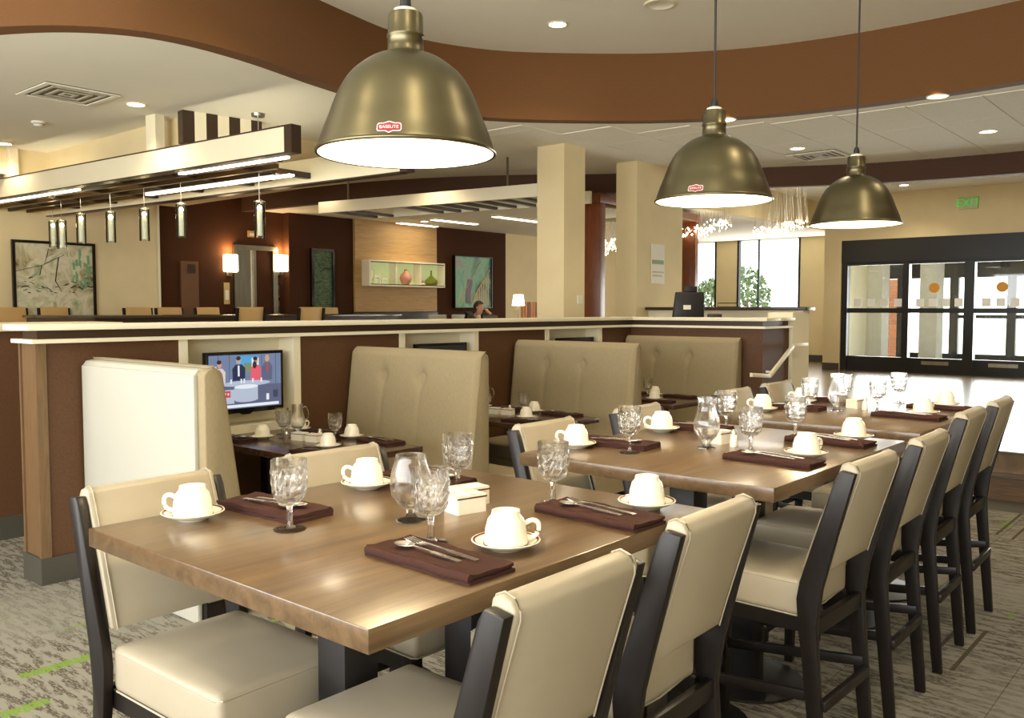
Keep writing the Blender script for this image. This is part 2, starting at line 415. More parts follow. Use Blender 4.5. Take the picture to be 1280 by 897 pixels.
strip = B(); strip_wall(strip, b2, .12, 3.33, 3.98)
struct('trim_2', strip, band_b, 'dark brown dropped beam curving across the lobby ceiling', smooth=True, weld=True)
iS = min(range(len(b2)), key=lambda i: abs(b2[i][0] + 7.5)); xs = b2[iS][0]
struct('ceiling_lounge', slab_poly(B(), [(x_, y_ + .06) for x_, y_ in b2[:iS + 1]] + [(xs, 21.4), (-14.6, 21.4)], [], 3.37, 3.45), ceil_w, 'cream ceiling over the lounge at the back left')
struct('ceiling_lobby', slab_poly(B(), [(x_, y_ + .06) for x_, y_ in b2[iS:]] + [(4.1, 21.4), (xs, 21.4)], [], 3.95, 4.05), ceil_w, 'cream ceiling over the entrance lobby')
struct('trim_3', B().box(xs - .05, xs + .05, b2[iS][1] + .13, 21.2, 3.36, 3.97), cream, 'cream soffit drop between the lounge and lobby ceilings')

struct('ceiling_soffit', B().box(-13.5, -11.8, -3.0, 4.75, 3.28, ZC).box(-13.5, -8.62, 4.75, 7.4, 3.28, ZC), cream, 'cream ceiling soffit behind the canopy')
# acoustic tiles hung below the lower ceiling between the curved band and the dark beam
def b_at(poly, x):
    for (x0, y0), (x1, y1) in zip(poly, poly[1:]):
        if min(x0, x1) <= x <= max(x0, x1) and abs(x1 - x0) > 1e-6: return y0 + (y1 - y0) * (x - x0) / (x1 - x0)
    return None
fas_far = [p for p in fas if p[1] > 6.4 and p[0] > -6.7]
cgrid = tag(B().box(-7.2, 1.5, 12.4, 12.41, ZC - .012, ZC - .006).build('grid_strip', grid_w, low))
TX, TY = .675, 1.32
gm = B()
for i in range(-5, 9):
    for j in range(-2, 5):
        x0, y0 = -3.44 + i * TX - 0, 8.86 + j * TY; x1, y1 = x0 + TX, y0 + TY
        cx = (x0 + x1) / 2
        ya = max(filter(None, [b_at(fas_far, x0), b_at(fas_far, x1), b_at(fas_far, cx)]), default=8.5) + .165
        yb = min(filter(None, [b_at(b2, x0), b_at(b2, x1)]), default=12) - .02
        a, b = max(y0, ya), min(y1, yb)
        if b - a < .12 or x0 < -7.2 or x1 > 1.6: continue
        B().box(x0 + .007, x1 - .007, a + .006, b - .006, ZC - .007, ZC).build('ceiling_tile', tile_w, low)
bpy.data.objects.remove(cgrid)

# ---- walls
def wall(name, m, label, *boxes, **k):
    mb = B()
    for b in boxes: mb.box(*b)
    return struct(name, mb, m, label, **k)
XB = -13.5
# windows behind the camera that let the daylight in
ww = wall('wall_window_side', cream, 'cream wall with tall dining windows on the near side', (-14.6, 4.2, -3.2, -3.05, -.1, .95), (-14.6, 4.2, -3.2, -3.05, 3.05, 4.4), (-14.6, -8.7, -3.2, -3.05, .95, 3.05), (3.5, 4.2, -3.2, -3.05, .95, 3.05),
          *[(x - .06, x + .06, -3.2, -3.05, .95, 3.05) for x in (-6.6, -4.6, -2.6, -.6, 1.4)])
wall('wall_right', cream, 'cream wall on the right side', (4.1, 4.2, -3.2, 21.4, -.1, 4.4))
wb = wall('wall_left', cream, 'cream wall with the large framed landscape painting', (XB - .15, XB, -3.2, 7.1, ZL, ZC))
struct('trim_4', B().box(XB - .01, XB + .012, 7.06, 7.1, ZL, ZC), cream_l, 'pale corner bead of the painting wall')
wall('wall_elevator', dark_wall, 'dark brown wall around the elevator', (-14.55, -13.72, 7.1, 10.9, ZL, ZC))
dwl = wall('wall_dark', dark_wall, 'dark brown wall section with the tall green picture', (-14.4, -13.55, PX(361, 300, -13.55).y, PX(441, 300, -13.55).y, ZL, 3.6))
yp0 = PX(441, 300, XB).y + .05; yp1 = PX(546, 300, XB).y
wpn = wall('wall_oak', wood_pan, 'pale horizontal-grained wood wall behind the display shelf', (-14.4, XB - .012, yp0, yp1, ZL, 3.37))
for i in range(5):
    z0 = ZL + i * .6; B().box(XB - .012, XB, yp0 + .002, yp1 - .002, z0 + .003, min(3.37, z0 + .597)).build('wood_panel', wood_pan, wpn)
yp2 = PX(632, 300, XB).y
wall('wall_lounge', dark_wall, 'dark brown wall behind the staircase picture', (-14.4, XB, yp1, yp2, ZL, 3.37))
wall('wall_cream_lounge', cream, 'plain cream wall right of the dark lounge wall', (-14.4, XB, yp2, 21.3, ZL, 3.4))
wall('wall_near_left', cream, 'cream wall at the far left end', (-14.75, -14.6, -3.2, 21.4, -.1, 4.4))

# door wall
YD = 18.5
xdl = PY(1050, 400, YD).x; xdr = xdl + 5.75; zdt = PY(1052, 301, YD).z
xwl = PY(1030, 350, YD).x
wd = wall('wall_entrance', cream, 'cream wall around the black sliding entrance doors', (xwl, xdl, YD, YD + .25, ZL, 3.97), (xdr, 4.1, YD, YD + .25, ZL, 3.97), (xdl, xdr, YD, YD + .25, zdt, 3.97))
struct('baseboard_entrance', B().box(xwl, xdl - .01, YD - .02, YD, ZL, ZL + .14), base_g, 'dark baseboard left of the entrance doors')
# window wall further back
YW = 21.0
wl, wr = PY(862, 300, YW).x, PY(896, 300, YW).x; w2l, w2r = PY(922, 300, YW).x, PY(1001, 300, YW).x
wt = PY(950, 296, YW).z
zs_ = 1.15
w0l, w0r = PY(748, 300, YW).x, PY(768, 300, YW).x
wall('wall_back', cream, 'cream wall with the bright lobby windows', (-13.5, xwl + .02, YW, YW + .2, ZL, zs_), (-13.5, xwl + .02, YW, YW + .2, wt, 3.97),
     (-13.5, w0l, YW, YW + .2, zs_, wt), (w0r, wl, YW, YW + .2, zs_, wt), (wr, w2l, YW, YW + .2, zs_, wt), (w2r, xwl + .02, YW, YW + .2, zs_, wt))
for n, (a, b) in enumerate(((wl, wr), (w2l, w2r), (w0l, w0r))):
    fr = B()
    for x in (a, b - .05): fr.box(x, x + .05, YW - .01, YW + .12, zs_, wt)
    fr.box(a + .05, b - .05, YW - .01, YW + .12, wt - .05, wt); fr.box(a + .05, b - .05, YW - .01, YW + .12, zs_, zs_ + .05)
    o = struct('window_%d' % (n + 1), fr, alu_blk, ['narrow black-framed lobby window', 'wide black-framed lobby window', 'black-framed window seen through the wooden portal'][n])
    B().box(a + .05, b - .05, YW + .05, YW + .058, zs_ + .05, wt - .05).build('pane', pane, o)
    if n == 1: B().box(a + .55, a + .585, YW + .02, YW + .08, zs_ + .05, wt - .05).build('mullion', alu_blk, o)
wr_ = wall('wall_return', cream_l, 'cream return wall beside the entrance with a narrow black window', (xwl - .02, xwl + .18, YD + .25, YW, ZL, 3.97))
B().box(xwl - .05, xwl - .02, YD + .3, YD + .75, .95, 3.15).build('window_frame', alu_blk, wr_)
B().box(xwl - .1, xwl - .02, YD + .25, YD + .85, .88, .95).build('window_sill', cream_l, wr_)
struct('baseboard_back', B().box(-13.4, xwl - .03, YW - .02, YW, ZL, ZL + .16), base_g, 'dark baseboard under the lobby windows')

# ---- columns
def column(name, x0, x1, y0, y1, label, top=ZC, zb=ZL):
    o = struct(name, B().box(x0, x1, y0, y1, zb, top), cream, label)
    B().box(x0 - .012, x1 + .012, y0 - .012, y1 + .012, zb, zb + .14).build('baseboard', base_g, o); return o
c1 = column('wall_column', -6.83, -6.42, 8.43, 8.85, 'square cream column behind the half wall', zb=0)
B().box(-6.42, -6.408, 8.70, 8.80, 1.70, 1.80).build('thermostat_plate', paper, c1)
column('wall_pier', -6.77, -6.44, 10.05, 11.25, 'wide cream pier carrying a small notice plaque')

# ---- half wall with three television niches
ZT = 1.436
hw = struct('wall_partition', B().box(-5.71, XH, 2.127, 3.0, .16, ZT).box(-5.71, XH, 3.96, 4.95, .16, ZT).box(-5.71, XH, 5.91, 6.89, .16, ZT).box(-5.71, XH, 7.87, 8.68, .16, ZT)
            .box(-5.71, XH, 3.0, 3.96, .16, .76).box(-5.71, XH, 4.95, 5.91, .16, .76).box(-5.71, XH, 6.89, 7.87, .16, .76)
            .box(-5.71, -5.66, 3.0, 3.96, .76, ZT).box(-5.71, -5.66, 4.95, 5.91, .76, ZT).box(-5.71, -5.66, 6.89, 7.87, .76, ZT)
            .box(XH, -3.9, 8.45, 8.68, .16, ZT).box(-4.12, -3.9, 8.68, 9.08, .16, ZT), brown_v, 'brown half wall with white rails behind the booths')
B().box(-5.722, -5.70, 2.10, 2.16, .16, ZT).box(-5.50, -5.470, 2.10, 2.16, .16, ZT).box(-5.70, -5.50, 2.112, 2.16, .16, ZT).build('end_post', post_w, hw)
B().box(-5.73, -5.462, 2.095, 8.46, 0, .16).box(-5.73, -3.885, 8.435, 8.70, 0, .16).box(-4.14, -3.885, 8.70, 9.09, 0, .16).build('baseboard', base_g, hw)
B().box(-5.75, -5.43, 2.07, 8.41, ZT, ZT + .024).box(-5.75, -3.86, 8.41, 8.72, ZT, ZT + .024).box(-4.16, -3.86, 8.72, 9.10, ZT, ZT + .024).build('white_rail', white_t, hw)
B().box(-5.70, XH - .01, 2.12, 8.46, ZT + .024, 1.512).box(-5.70, -3.91, 8.46, 8.67, ZT + .024, 1.512).box(-4.11, -3.91, 8.67, 9.08, ZT + .024, 1.512).build('dark_band', dark_band, hw)
B().box(-5.79, -5.42, 2.04, 8.40, 1.512, 1.546).box(-5.79, -3.84, 8.40, 8.73, 1.512, 1.546).box(-4.18, -3.84, 8.73, 9.10, 1.512, 1.546).build('white_cap', white_t, hw, bevel=.004)
TVY = [(3.195, 3.817), (5.15, 5.772), (7.12, 7.74)]
for k, y0 in enumerate((3.0, 4.95, 6.89)):
    y1 = y0 + (.96 if k < 2 else .98)
    B().box(-5.66, -5.472, y0, y0 + .06, .76, ZT).box(-5.66, -5.472, y1 - .06, y1, .76, ZT).box(-5.66, -5.472, y0 + .06, y1 - .06, .76, .82).build('niche_frame', white_t, hw)
    B().box(-5.66, -5.65, y0 + .06, y1 - .06, .82, ZT).build('niche_back', cream_l, hw)
# cream end post of the half wall by the steps and its handrail
struct('wall_end_post', B().box(-4.15, -3.87, 9.105, 9.45, ZL, 1.60), cream_l, 'pale end post of the half wall by the steps')
hr = thing('handrail', 'white metal handrail sloping along the half wall by the steps', 'handrail', (-3.80, 8.0, 0))
pts = [(0, -.02, 1.0), (0, .40, .965), (0, .96, 1.25), (0, 1.32, 1.255)]
for a, b in zip(pts, pts[1:]): B().bar(a, b, .03, .04).build('rail', white_t, hr, bevel=.004)
B().bar((-.085, .5, 1.0), (0, .5, 1.0), .02, .02).build('bracket', white_t, hr); B().bar((-.07, 1.25, 1.24), (0, 1.25, 1.24), .02, .02).build('bracket', white_t, hr)

# ---- second low wall at the far left (service counter behind)
lw = struct('wall_low', B().box(-7.2, -6.79, -2.9, 3.2, .16, 1.48), brown_v, 'brown low wall left of the half wall end post')
B().box(-7.2, -6.775, -2.9, 3.2, 0, .16).build('baseboard', base_g, lw)
B().box(-7.35, -6.75, -2.9, 3.24, 1.48, 1.536).build('white_cap', white_t, lw, bevel=.004)
struct('trim_5', B().box(-7.0, -6.86, 3.2, 8.8, -.1, ZL), base_g, 'raised lobby floor edge behind the half wall')

# ================================================================ BAR TABLES
HT = 1.07
TNAME = ['front', 'middle', 'far']
TAB = [(-2.315, -1.20, 1.005, 2.26), (-2.24, -1.18, 2.655, 3.985), (-2.235, -1.20, 4.27, 5.66)]
for k, (x0, x1, y0, y1) in enumerate(TAB):
    cx, cy = (x0 + x1) / 2, (y0 + y1) / 2
    t = thing('bar_table', ['bar-height wooden table nearest the camera, set for four', 'middle bar-height wooden table of the three in the row', 'bar-height wooden table farthest away, beside the lobby step'][k], 'table', (cx, cy, 0), 0, 'bar tables in a row')
    W, L = (x1 - x0) / 2, (y1 - y0) / 2
    B().box(-W, W, -L, L, HT - .048, HT).build('tabletop', table_w, t, bevel=.003)
    B().box(-W + .12, W - .12, -L + .15, L - .15, HT - .075, HT - .048).build('top_frame', black_m, t)
    for s in (-1, 1):
        py = s * (L - .40)
        p = B().box(-.055, .055, py - .055, py + .055, .03, HT - .075).build('pedestal', black_m, t, bevel=.006)
        B().lathe([(0, 0), (.25, 0), (.25, .012), (.10, .03), (0, .03)], 28, (0, py, 0)).build('base_plate', black_m, p, smooth=True)

# ================================================================ BAR STOOLS (local: faces +x)
def cushion(x0, x1, y0, y1, z0, z1, puff=.02, bev=.03, n=8):
    bm = bmesh.new(); bmesh.ops.create_cube(bm, size=1)
    for v in bm.verts: v.co = Vector(((x0 + x1) / 2 + v.co.x * (x1 - x0), (y0 + y1) / 2 + v.co.y * (y1 - y0), (z0 + z1) / 2 + v.co.z * (z1 - z0)))
    bmesh.ops.bevel(bm, geom=[e for e in bm.edges], offset=bev, segments=3, affect='EDGES', profile=.6)
    top = [f for f in bm.faces if f.normal.z > .99 and f.calc_area() > (x1 - x0) * (y1 - y0) * .3]
    bmesh.ops.subdivide_edges(bm, edges=list({e for f in top for e in f.edges}), cuts=n - 1, use_grid_fill=True)
    for v in bm.verts:
        if v.co.z > z1 - 1e-4:
            a = (v.co.x - x0) / (x1 - x0) * 2 - 1; c = (v.co.y - y0) / (y1 - y0) * 2 - 1
            v.co.z += puff * max(0, (1 - a * a)) * max(0, (1 - c * c)) ** .7
    mb = MB(); bm.verts.index_update(); mb.add([v.co[:] for v in bm.verts], [tuple(v.index for v in f.verts) for f in bm.faces]); bm.free()
    return mb
def piping(mb, loop, r=.0035):
    mb.tube([*loop, loop[0]], r, 6, caps=False); return mb
def make_stool():
    t = thing('bar_stool', 'x', 'stool')
    hw_ = .200
    sc = cushion(-.27, .24, -hw_ + .004, hw_ - .004, .61, .735, .022, .022).build('seat', stool_v, t, smooth=True, ang=60)
    b = .016
    for z in (.722, .613):
        piping(B(), [(-.27 + b, -hw_ + .006, z), (.24 - b, -hw_ + .006, z), (.238, -hw_ + b, z), (.238, hw_ - b, z), (.24 - b, hw_ - .006, z), (-.27 + b, hw_ - .006, z), (-.268, 0, z)], .003).build('piping', stool_v, sc, smooth=True)
    # posts: foot -> seat -> top
    for s in (-1, 1):
        y0, y1 = sorted((s * (hw_ - .004), s * (hw_ + .024)))
        prof = [(-.375, .008), (-.335, .008), (-.282, .50), (-.272, .56), (-.262, .68), (-.272, .74), (-.385, 1.10), (-.40, 1.124), (-.447, 1.117), (-.395, .92), (-.345, .72), (-.33, .60), (-.335, .52)]
        lg = B().prism(prof, y0, y1, ax=1).build('rear_post', black_w, t, bevel=.003)
        B().lathe([(0, 0), (.012, 0), (.012, .008), (0, .008)], 10, (-.355, (y0 + y1) / 2, 0)).build('glide', steel, lg)
        yy = s * (hw_ - .024)
        fl = B().add([(.19, yy - .019, .008), (.226, yy - .019, .008), (.226, yy + .019, .008), (.19, yy + .019, .008), (.185, yy - .021, .61), (.23, yy - .021, .61), (.23, yy + .021, .61), (.185, yy + .021, .61)],
                     [(0, 3, 2, 1), (4, 5, 6, 7), (0, 1, 5, 4), (1, 2, 6, 5), (2, 3, 7, 6), (3, 0, 4, 7)]).build('front_leg', black_w, t, bevel=.003)
        B().lathe([(0, 0), (.012, 0), (.012, .008), (0, .008)], 10, (.208, yy, 0)).build('glide', steel, fl)
        B().bar((-.335, s * (hw_ + .004), .36), (.19, s * (hw_ - .02), .30), .022, .036).build('side_stretcher', black_w, t, bevel=.003)
        B().bar((-.28, s * (hw_ - .018), .585), (.20, s * (hw_ - .018), .585), .022, .05).build('seat_rail', black_w, t)
    B().bar((-.348, -hw_, .33), (-.348, hw_, .33), .024, .036).build('rear_stretcher', black_w, t, bevel=.003)
    B().bar((.207, -hw_ + .04, .24), (.207, hw_ - .04, .24), .026, .036).build('footrest', black_w, t, bevel=.003)
    B().bar((-.312, -hw_, .585), (-.312, hw_, .585), .026, .055).build('rear_rail', black_w, t, bevel=.003)
    # upholstered back wrapped over the top
    N = 8; prof = []
    for i in range(N + 1):
        z = .775 + (1.118 - .775) * i / N; x = -.283 - .118 * (i / N) ** 1.1; prof.append((x + .012, z))
    top = [(-.392, 1.136), (-.412, 1.145), (-.436, 1.137), (-.447, 1.118)]
    backp = []
    for i in range(N + 1):
        z = 1.103 - (1.103 - .775) * i / N; q = (z - .775) / .343; backp.append((-.345 - .104 * q ** 1.05, z))
    poly = prof + top + backp
    pn = B().prism(poly, -hw_ + .006, hw_ - .006, ax=1).build('backrest', stool_v, t, bevel=.006, ang=50)
    for s in (-1, 1): B().tube([(x + .004, s * (hw_ - .020), z) for x, z in prof] + [(x, s * (hw_ - .020), z + .002) for x, z in top] + [(x - .003, s * (hw_ - .020), z) for x, z in backp], .0022, 6).build('piping', stool_v, pn, smooth=True)
    return t
stool0 = make_stool()
fy = [1.27, 1.94, 3.06, 3.86, 5.03, 5.71]; fx = [-2.07, -2.10, -2.02, -2.04, -2.10, -2.12]
ny = [1.325, 1.985, 3.03, 3.72, 4.39, 5.02]; nx = [-1.41, -1.46, -1.42, -1.43, -1.44, -1.45]
ordn = ['left', 'right']
first = True
for k in range(6):
    for side in (0, 1):
        lab = 'black-framed bar stool with tan upholstery, %s one on the %s side of %s table' % (ordn[k % 2], ['booth', 'aisle'][side], TNAME[k // 2])
        loc = (fx[k], fy[k], 0) if side == 0 else (nx[k], ny[k], 0)
        rz = [0.02, -.03, .0, .02, -.02, .0][k] if side == 0 else PI + [.0, .02, -.02, .02, .03, .03][k]
        if first:
            stool0.location = loc; stool0.rotation_euler = (0, 0, rz); tag(stool0, lab, None, 'bar stools'); first = False
        else:
            o = dup(stool0, loc, rz, lab, 'bar stools')
            if side == 1 and k > 3: o.scale = (1, 1, 1.035)

# ================================================================ TABLEWARE
def make_cup():
    t = thing('cup', 'x', 'cup')
    prof = [(.0, .064), (.022, .064), (.024, .068), (.028, .068), (.029, .060), (.036, .052), (.041, .034), (.043, .012), (.044, .001), (.0425, 0), (.041, .002), (.040, .014), (.037, .034), (.030, .052), (.0, .056)]
    B().lathe(prof, 28).build('body', china, t, smooth=True, ang=50)
    path = [(.038, 0, .040), (.052, 0, .046), (.064, 0, .042), (.067, 0, .030), (.062, 0, .018), (.050, 0, .012), (.041, 0, .012)]
    B().tube([tuple(p) for p in catmull(path, 3)], .0048, 8, flat=1.0).build('handle', china, t, smooth=True)
    B().lathe([(.0436, .003), (.0446, .003), (.0446, .0055), (.0436, .0055), (.0436, .003)], 28).build('rim_line', china_b, t, smooth=True)
    return t
def make_saucer():
    t = thing('saucer', 'x', 'saucer')
    B().lathe([(0, 0), (.036, 0), (.038, .003), (.052, .008), (.068, .015), (.076, .020), (.0775, .0215), (.076, .023), (.066, .019), (.05, .012), (.030, .008), (0, .008)], 36).build('plate', china, t, smooth=True, ang=60)
    B().lathe([(.069, .0204), (.0735, .0226), (.0735, .0231), (.069, .0209), (.069, .0204)], 36).build('rim_line', china_b, t, smooth=True)
    return t
def make_goblet():
    t = thing('goblet', 'x', 'goblet')
    n = 32
    rings = [(.010, .064), (.022, .068), (.031, .078), (.0335, .090), (.0350, .100), (.0362, .112), (.0370, .126), (.0378, .140), (.0382, .150), (.0385, .170)]
    def mod(i, k, z):
        if z < .072 or z > .152 or i >= len(rings): return 1
        return 1 + .085 * (1 if (k % 4 in (0,)) == (i % 2 == 0) else (-.5 if k % 2 else 0))
    inner = [(.0365, .1705), (.0355, .150), (.0345, .125), (.0325, .098), (.027, .082), (.015, .074), (0, .073)]
    B().lathe([(0, .0605), (.007, .061)] + rings + inner, n, mod=mod).build('bowl', crystal, t)
    B().lathe([(0, .005), (.013, .0055), (.0085, .012), (.0068, .022), (.0058, .040), (.0066, .052), (.0085, .060), (0, .060)], 8).build('stem', crystal, t)
    B().lathe([(0, 0), (.034, 0), (.0355, .002), (.033, .004), (.012, .005), (0, .005)], 32).build('foot', crystal_f, t, smooth=True)
    return t
def make_carafe():
    t = thing('carafe', 'x', 'carafe')
    o = [(0, 0), (.034, 0), (.035, .004), (.018, .010), (.014, .018), (.022, .030), (.036, .044), (.047, .066), (.049, .086), (.045, .108), (.036, .132), (.033, .15), (.034, .170), (.036, .184)]
    i = [(.0342, .184), (.0322, .170), (.0312, .15), (.034, .132), (.043, .108), (.047, .086), (.045, .068), (.034, .048), (.018, .036), (0, .034)]
    B().lathe(o + i, 28).build('body', crystal, t, smooth=True)
    B().tube([tuple(p) for p in catmull([(.034, 0, .165), (.052, 0, .168), (.066, 0, .140), (.067, 0, .105), (.049, 0, .088)], 4)], .0042, 8).build('handle', crystal, t, smooth=True)
    return t
def make_snifter():
    t = thing('brandy_carafe', 'x', 'glass')
    o = [(0, 0), (.036, 0), (.037, .003), (.016, .009), (.010, .018), (.012, .028), (.030, .040), (.046, .062), (.051, .088), (.047, .116), (.039, .142), (.036, .156), (.0365, .160)]
    i = [(.0345, .160), (.0342, .156), (.0372, .142), (.0452, .116), (.0492, .088), (.044, .064), (.028, .045), (0, .038)]
    B().lathe(o + i, 32).build('body', crystal, t, smooth=True)
    return t
def fork_mesh():
    m = B(); z = .004
    m.bar((-.10, 0, z), (-.02, 0, z + .004), .013, .002).bar((-.02, 0, z + .004), (.04, 0, z + .007), .006, .0025)
    m.add([(.04, -.003, z + .006), (.055, -.011, z + .003), (.07, -.012, z + .003), (.07, .012, z + .003), (.055, .011, z + .003), (.04, .003, z + .006),
           (.04, -.003, z + .008), (.055, -.011, z + .005), (.07, -.012, z + .005), (.07, .012, z + .005), (.055, .011, z + .005), (.04, .003, z + .008)],
          [(5, 4, 3, 2, 1, 0), (6, 7, 8, 9, 10, 11)] + [(i, (i + 1) % 6, (i + 1) % 6 + 6, i + 6) for i in range(6)])
    for y in (-.0105, -.0035, .0035, .0105): m.bar((.069, y, z + .004), (.103, y, z + .009), .0032, .002)
    return m
def spoon_mesh():
    m = B(); z = .004
    m.bar((-.09, 0, z), (-.01, 0, z + .004), .011, .002).bar((-.01, 0, z + .004), (.045, 0, z + .006), .0055, .0025)
    n = 14; vs_ = []; fs = []
    for lay, dz in ((0, 0), (1, -.0012)):
        vs_.append((.068, 0, z + .001 + dz))
        for rr in (.5, 1):
            for k in range(n):
                a = 2 * PI * k / n; vs_.append((.068 + rr * .026 * math.cos(a), rr * .0165 * math.sin(a) * (1 + .12 * math.cos(a)), z + .001 + .005 * rr * rr + dz))
    for lay in (0, 1):
        o = lay * (1 + 2 * n)
        for k in range(n):
            k2 = (k + 1) % n; fs.append((o, o + 1 + k, o + 1 + k2)); fs.append((o + 1 + k, o + 1 + n + k, o + 1 + n + k2, o + 1 + k2))
    o2 = 1 + 2 * n
    for k in range(n): k2 = (k + 1) % n; fs.append((1 + n + k, o2 + 1 + n + k, o2 + 1 + n + k2, 1 + n + k2))
    m.add(vs_, fs); return m
def make_napkin():
    # rectangular napkin folded into layers, with a rolled fold along one long side
    t = thing('napkin', 'x', 'napkin')
    for i, (l, w_, z0, z1, dx, dy) in enumerate(((.172, .070, 0, .006, 0, 0), (.168, .068, .0055, .0115, .002, .001), (.170, .0665, .011, .0165, -.001, -.001))):
        poly = []
        for k in range(24):
            a = k / 24.0
            poly.append((0, 0))
        m = B(); nx_ = 12; ny_ = 6; vs_ = []; fs = []
        for side, z in ((0, z0), (1, z1)):
            for ix in range(nx_ + 1):
                for iy in range(ny_ + 1):
                    x = -l + 2 * l * ix / nx_; y = -w_ + 2 * w_ * iy / ny_
                    wob = .0014 * math.sin(ix * 1.3 + i * 2) + .0012 * math.sin(iy * 1.7 + i)
                    edge = .0016 * math.sin(ix * 2.1 + i); yy = y + (edge if iy in (0, ny_) else 0)
                    bulge = .004 * math.exp(-((y - w_ * .9) / .012) ** 2) if i == 2 and side else 0
                    vs_.append((x + dx, yy + dy, z + (wob * (.3 + .7 * side) if i or side else 0) + bulge))
        S = (nx_ + 1) * (ny_ + 1); g = lambda a, b_, s: s * S + a * (ny_ + 1) + b_
        for ix in range(nx_):
            for iy in range(ny_):
                fs.append((g(ix, iy, 0), g(ix, iy + 1, 0), g(ix + 1, iy + 1, 0), g(ix + 1, iy, 0))); fs.append((g(ix, iy, 1), g(ix + 1, iy, 1), g(ix + 1, iy + 1, 1), g(ix, iy + 1, 1)))
        for ix in range(nx_):
            for iy in (0, ny_): fs.append((g(ix, iy, 0), g(ix + 1, iy, 0), g(ix + 1, iy, 1), g(ix, iy, 1)))
        for iy in range(ny_):
            for ix in (0, nx_): fs.append((g(ix, iy, 0), g(ix, iy + 1, 0), g(ix, iy + 1, 1), g(ix, iy, 1)))
        m.add(vs_, fs).build('fold', napkin_m, t, smooth=True)
    pp = [(-.170 + .34 * k / 10, .066 + .002 * math.sin(k), .0105 + .001 * math.sin(k * 1.7)) for k in range(11)]
    B().tube(pp, .0085, 10).build('rolled_edge', napkin_m, t, smooth=True)
    return t
P_ = {'cup': make_cup(), 'saucer': make_saucer(), 'goblet': make_goblet(), 'carafe': make_carafe(), 'snifter': make_snifter(), 'napkin': make_napkin()}
P_['fork'] = fork_mesh().build('fork', steel, smooth=True); P_['fork']['category'] = 'fork'
for _v in P_['fork'].data.vertices: _v.co *= 1.12
P_['spoon'] = spoon_mesh().build('spoon', steel, smooth=True); P_['spoon']['category'] = 'spoon'
for _v in P_['spoon'].data.vertices: _v.co *= 1.15
for _k, _r, _h in (('cup', 1.20, 1.24), ('saucer', 1.07, 1.07), ('goblet', 1.19, 1.08), ('snifter', 1.12, 1.12), ('carafe', 1.10, 1.13), ('napkin', 1.0, 1.25)):
    for _c in P_[_k].children:
        for _v in _c.data.vertices: _v.co.x *= _r if _k != 'napkin' else 1; _v.co.y *= _r if _k != 'napkin' else 1; _v.co.z *= _h
USED = set()
GRP = {'cup': 'upturned coffee cups', 'saucer': 'saucers under the cups', 'goblet': 'cut glass goblets', 'carafe': 'glass carafes', 'snifter': 'round glasses', 'napkin': 'folded brown napkins', 'fork': 'forks on the napkins', 'spoon': 'spoons on the napkins'}
def put(kind, x, y, z, rz, label):
    if kind in USED: o = dup(P_[kind], (x, y, z), rz, label, GRP[kind])
    else:
        USED.add(kind); o = P_[kind]; o.location = (x, y, z); o.rotation_euler = (0, 0, rz); tag(o, label, None, GRP[kind])
    return o
def setting(where, z, cup, nap, naprz, gob, cuprz, cutrz=None, has_cut=True):
    if cup:
        put('saucer', cup[0], cup[1], z, 0, 'brown-lined white saucer at ' + where)
        put('cup', cup[0], cup[1], z + .009, cuprz, 'upside-down white coffee cup at ' + where)
    if nap:
        put('napkin', nap[0], nap[1], z, naprz, 'folded dark brown napkin at ' + where)
        if has_cut:
            r = naprz if cutrz is None else cutrz; c, s = math.cos(r), math.sin(r)
            for kind, off, ax in (('fork', -.014, .0), ('spoon', .018, .012)):
                put(kind, nap[0] - off * s + ax * c, nap[1] + off * c + ax * s, z + .0205, r, 'silver %s on the napkin at %s' % (kind, where))
    if gob: put('goblet', gob[0], gob[1], z, random.random() * 3, 'cut glass goblet at ' + where)
A, Bo = 'aisle side', 'booth side'
def W_(n, side, lr): return '%s seat, %s of %s table' % (lr, side, TNAME[n])
# (cup, napkin centre, napkin angle, goblet, cup handle angle)
setting(W_(0, A, 'left'), HT, (-1.362, 1.565), (-1.40, 1.375), PI - .03, (-1.535, 1.485), .9)
setting(W_(0, A, 'right'), HT, (-1.34, 2.155), (-1.375, 1.965), PI - .05, (-1.575, 2.02), 2.2)
setting(W_(0, Bo, 'left'), HT, (-2.20, 1.235), (-2.115, 1.43), .06, (-1.905, 1.338), -2.5)
setting(W_(0, Bo, 'right'), HT, (-2.165, 1.815), (-2.10, 2.0), .03, (-1.90, 1.955), -2.6)
setting(W_(1, A, 'left'), HT, (-1.34, 3.30), (-1.385, 3.105), PI - .03, (-1.545, 3.25), 1.2)
setting(W_(1, A, 'right'), HT, (-1.365, 3.88), (-1.40, 3.70), PI - .04, (-1.58, 3.765), 2.0)
setting(W_(1, Bo, 'left'), HT, (-2.15, 2.91), (-2.055, 3.06), .05, (-1.91, 2.94), -2.5)
setting(W_(1, Bo, 'right'), HT, (-2.13, 3.55), (-2.05, 3.71), .04, (-1.93, 3.80), -2.5)
setting(W_(2, A, 'left'), HT, (-1.40, 5.02), (-1.42, 4.84), PI - .03, (-1.63, 4.99), 1.2)
setting(W_(2, A, 'right'), HT, (-1.42, 5.53), (-1.40, 5.37), PI - .03, (-1.69, 5.55), 2.0)
setting(W_(2, Bo, 'left'), HT, (-2.13, 4.62), (-2.05, 4.84), .03, (-1.93, 4.79), -2.5)
setting(W_(2, Bo, 'right'), HT, (-2.13, 5.17), (-2.05, 5.36), .03, (-1.90, 5.22), -2.5)
put('snifter', -1.74, 1.61, HT, 0, 'round bowl-shaped stemmed glass at the centre of the front table')
put('carafe', -1.735, 3.245, HT, -.6, 'glass carafe with handle at the centre of the middle table')
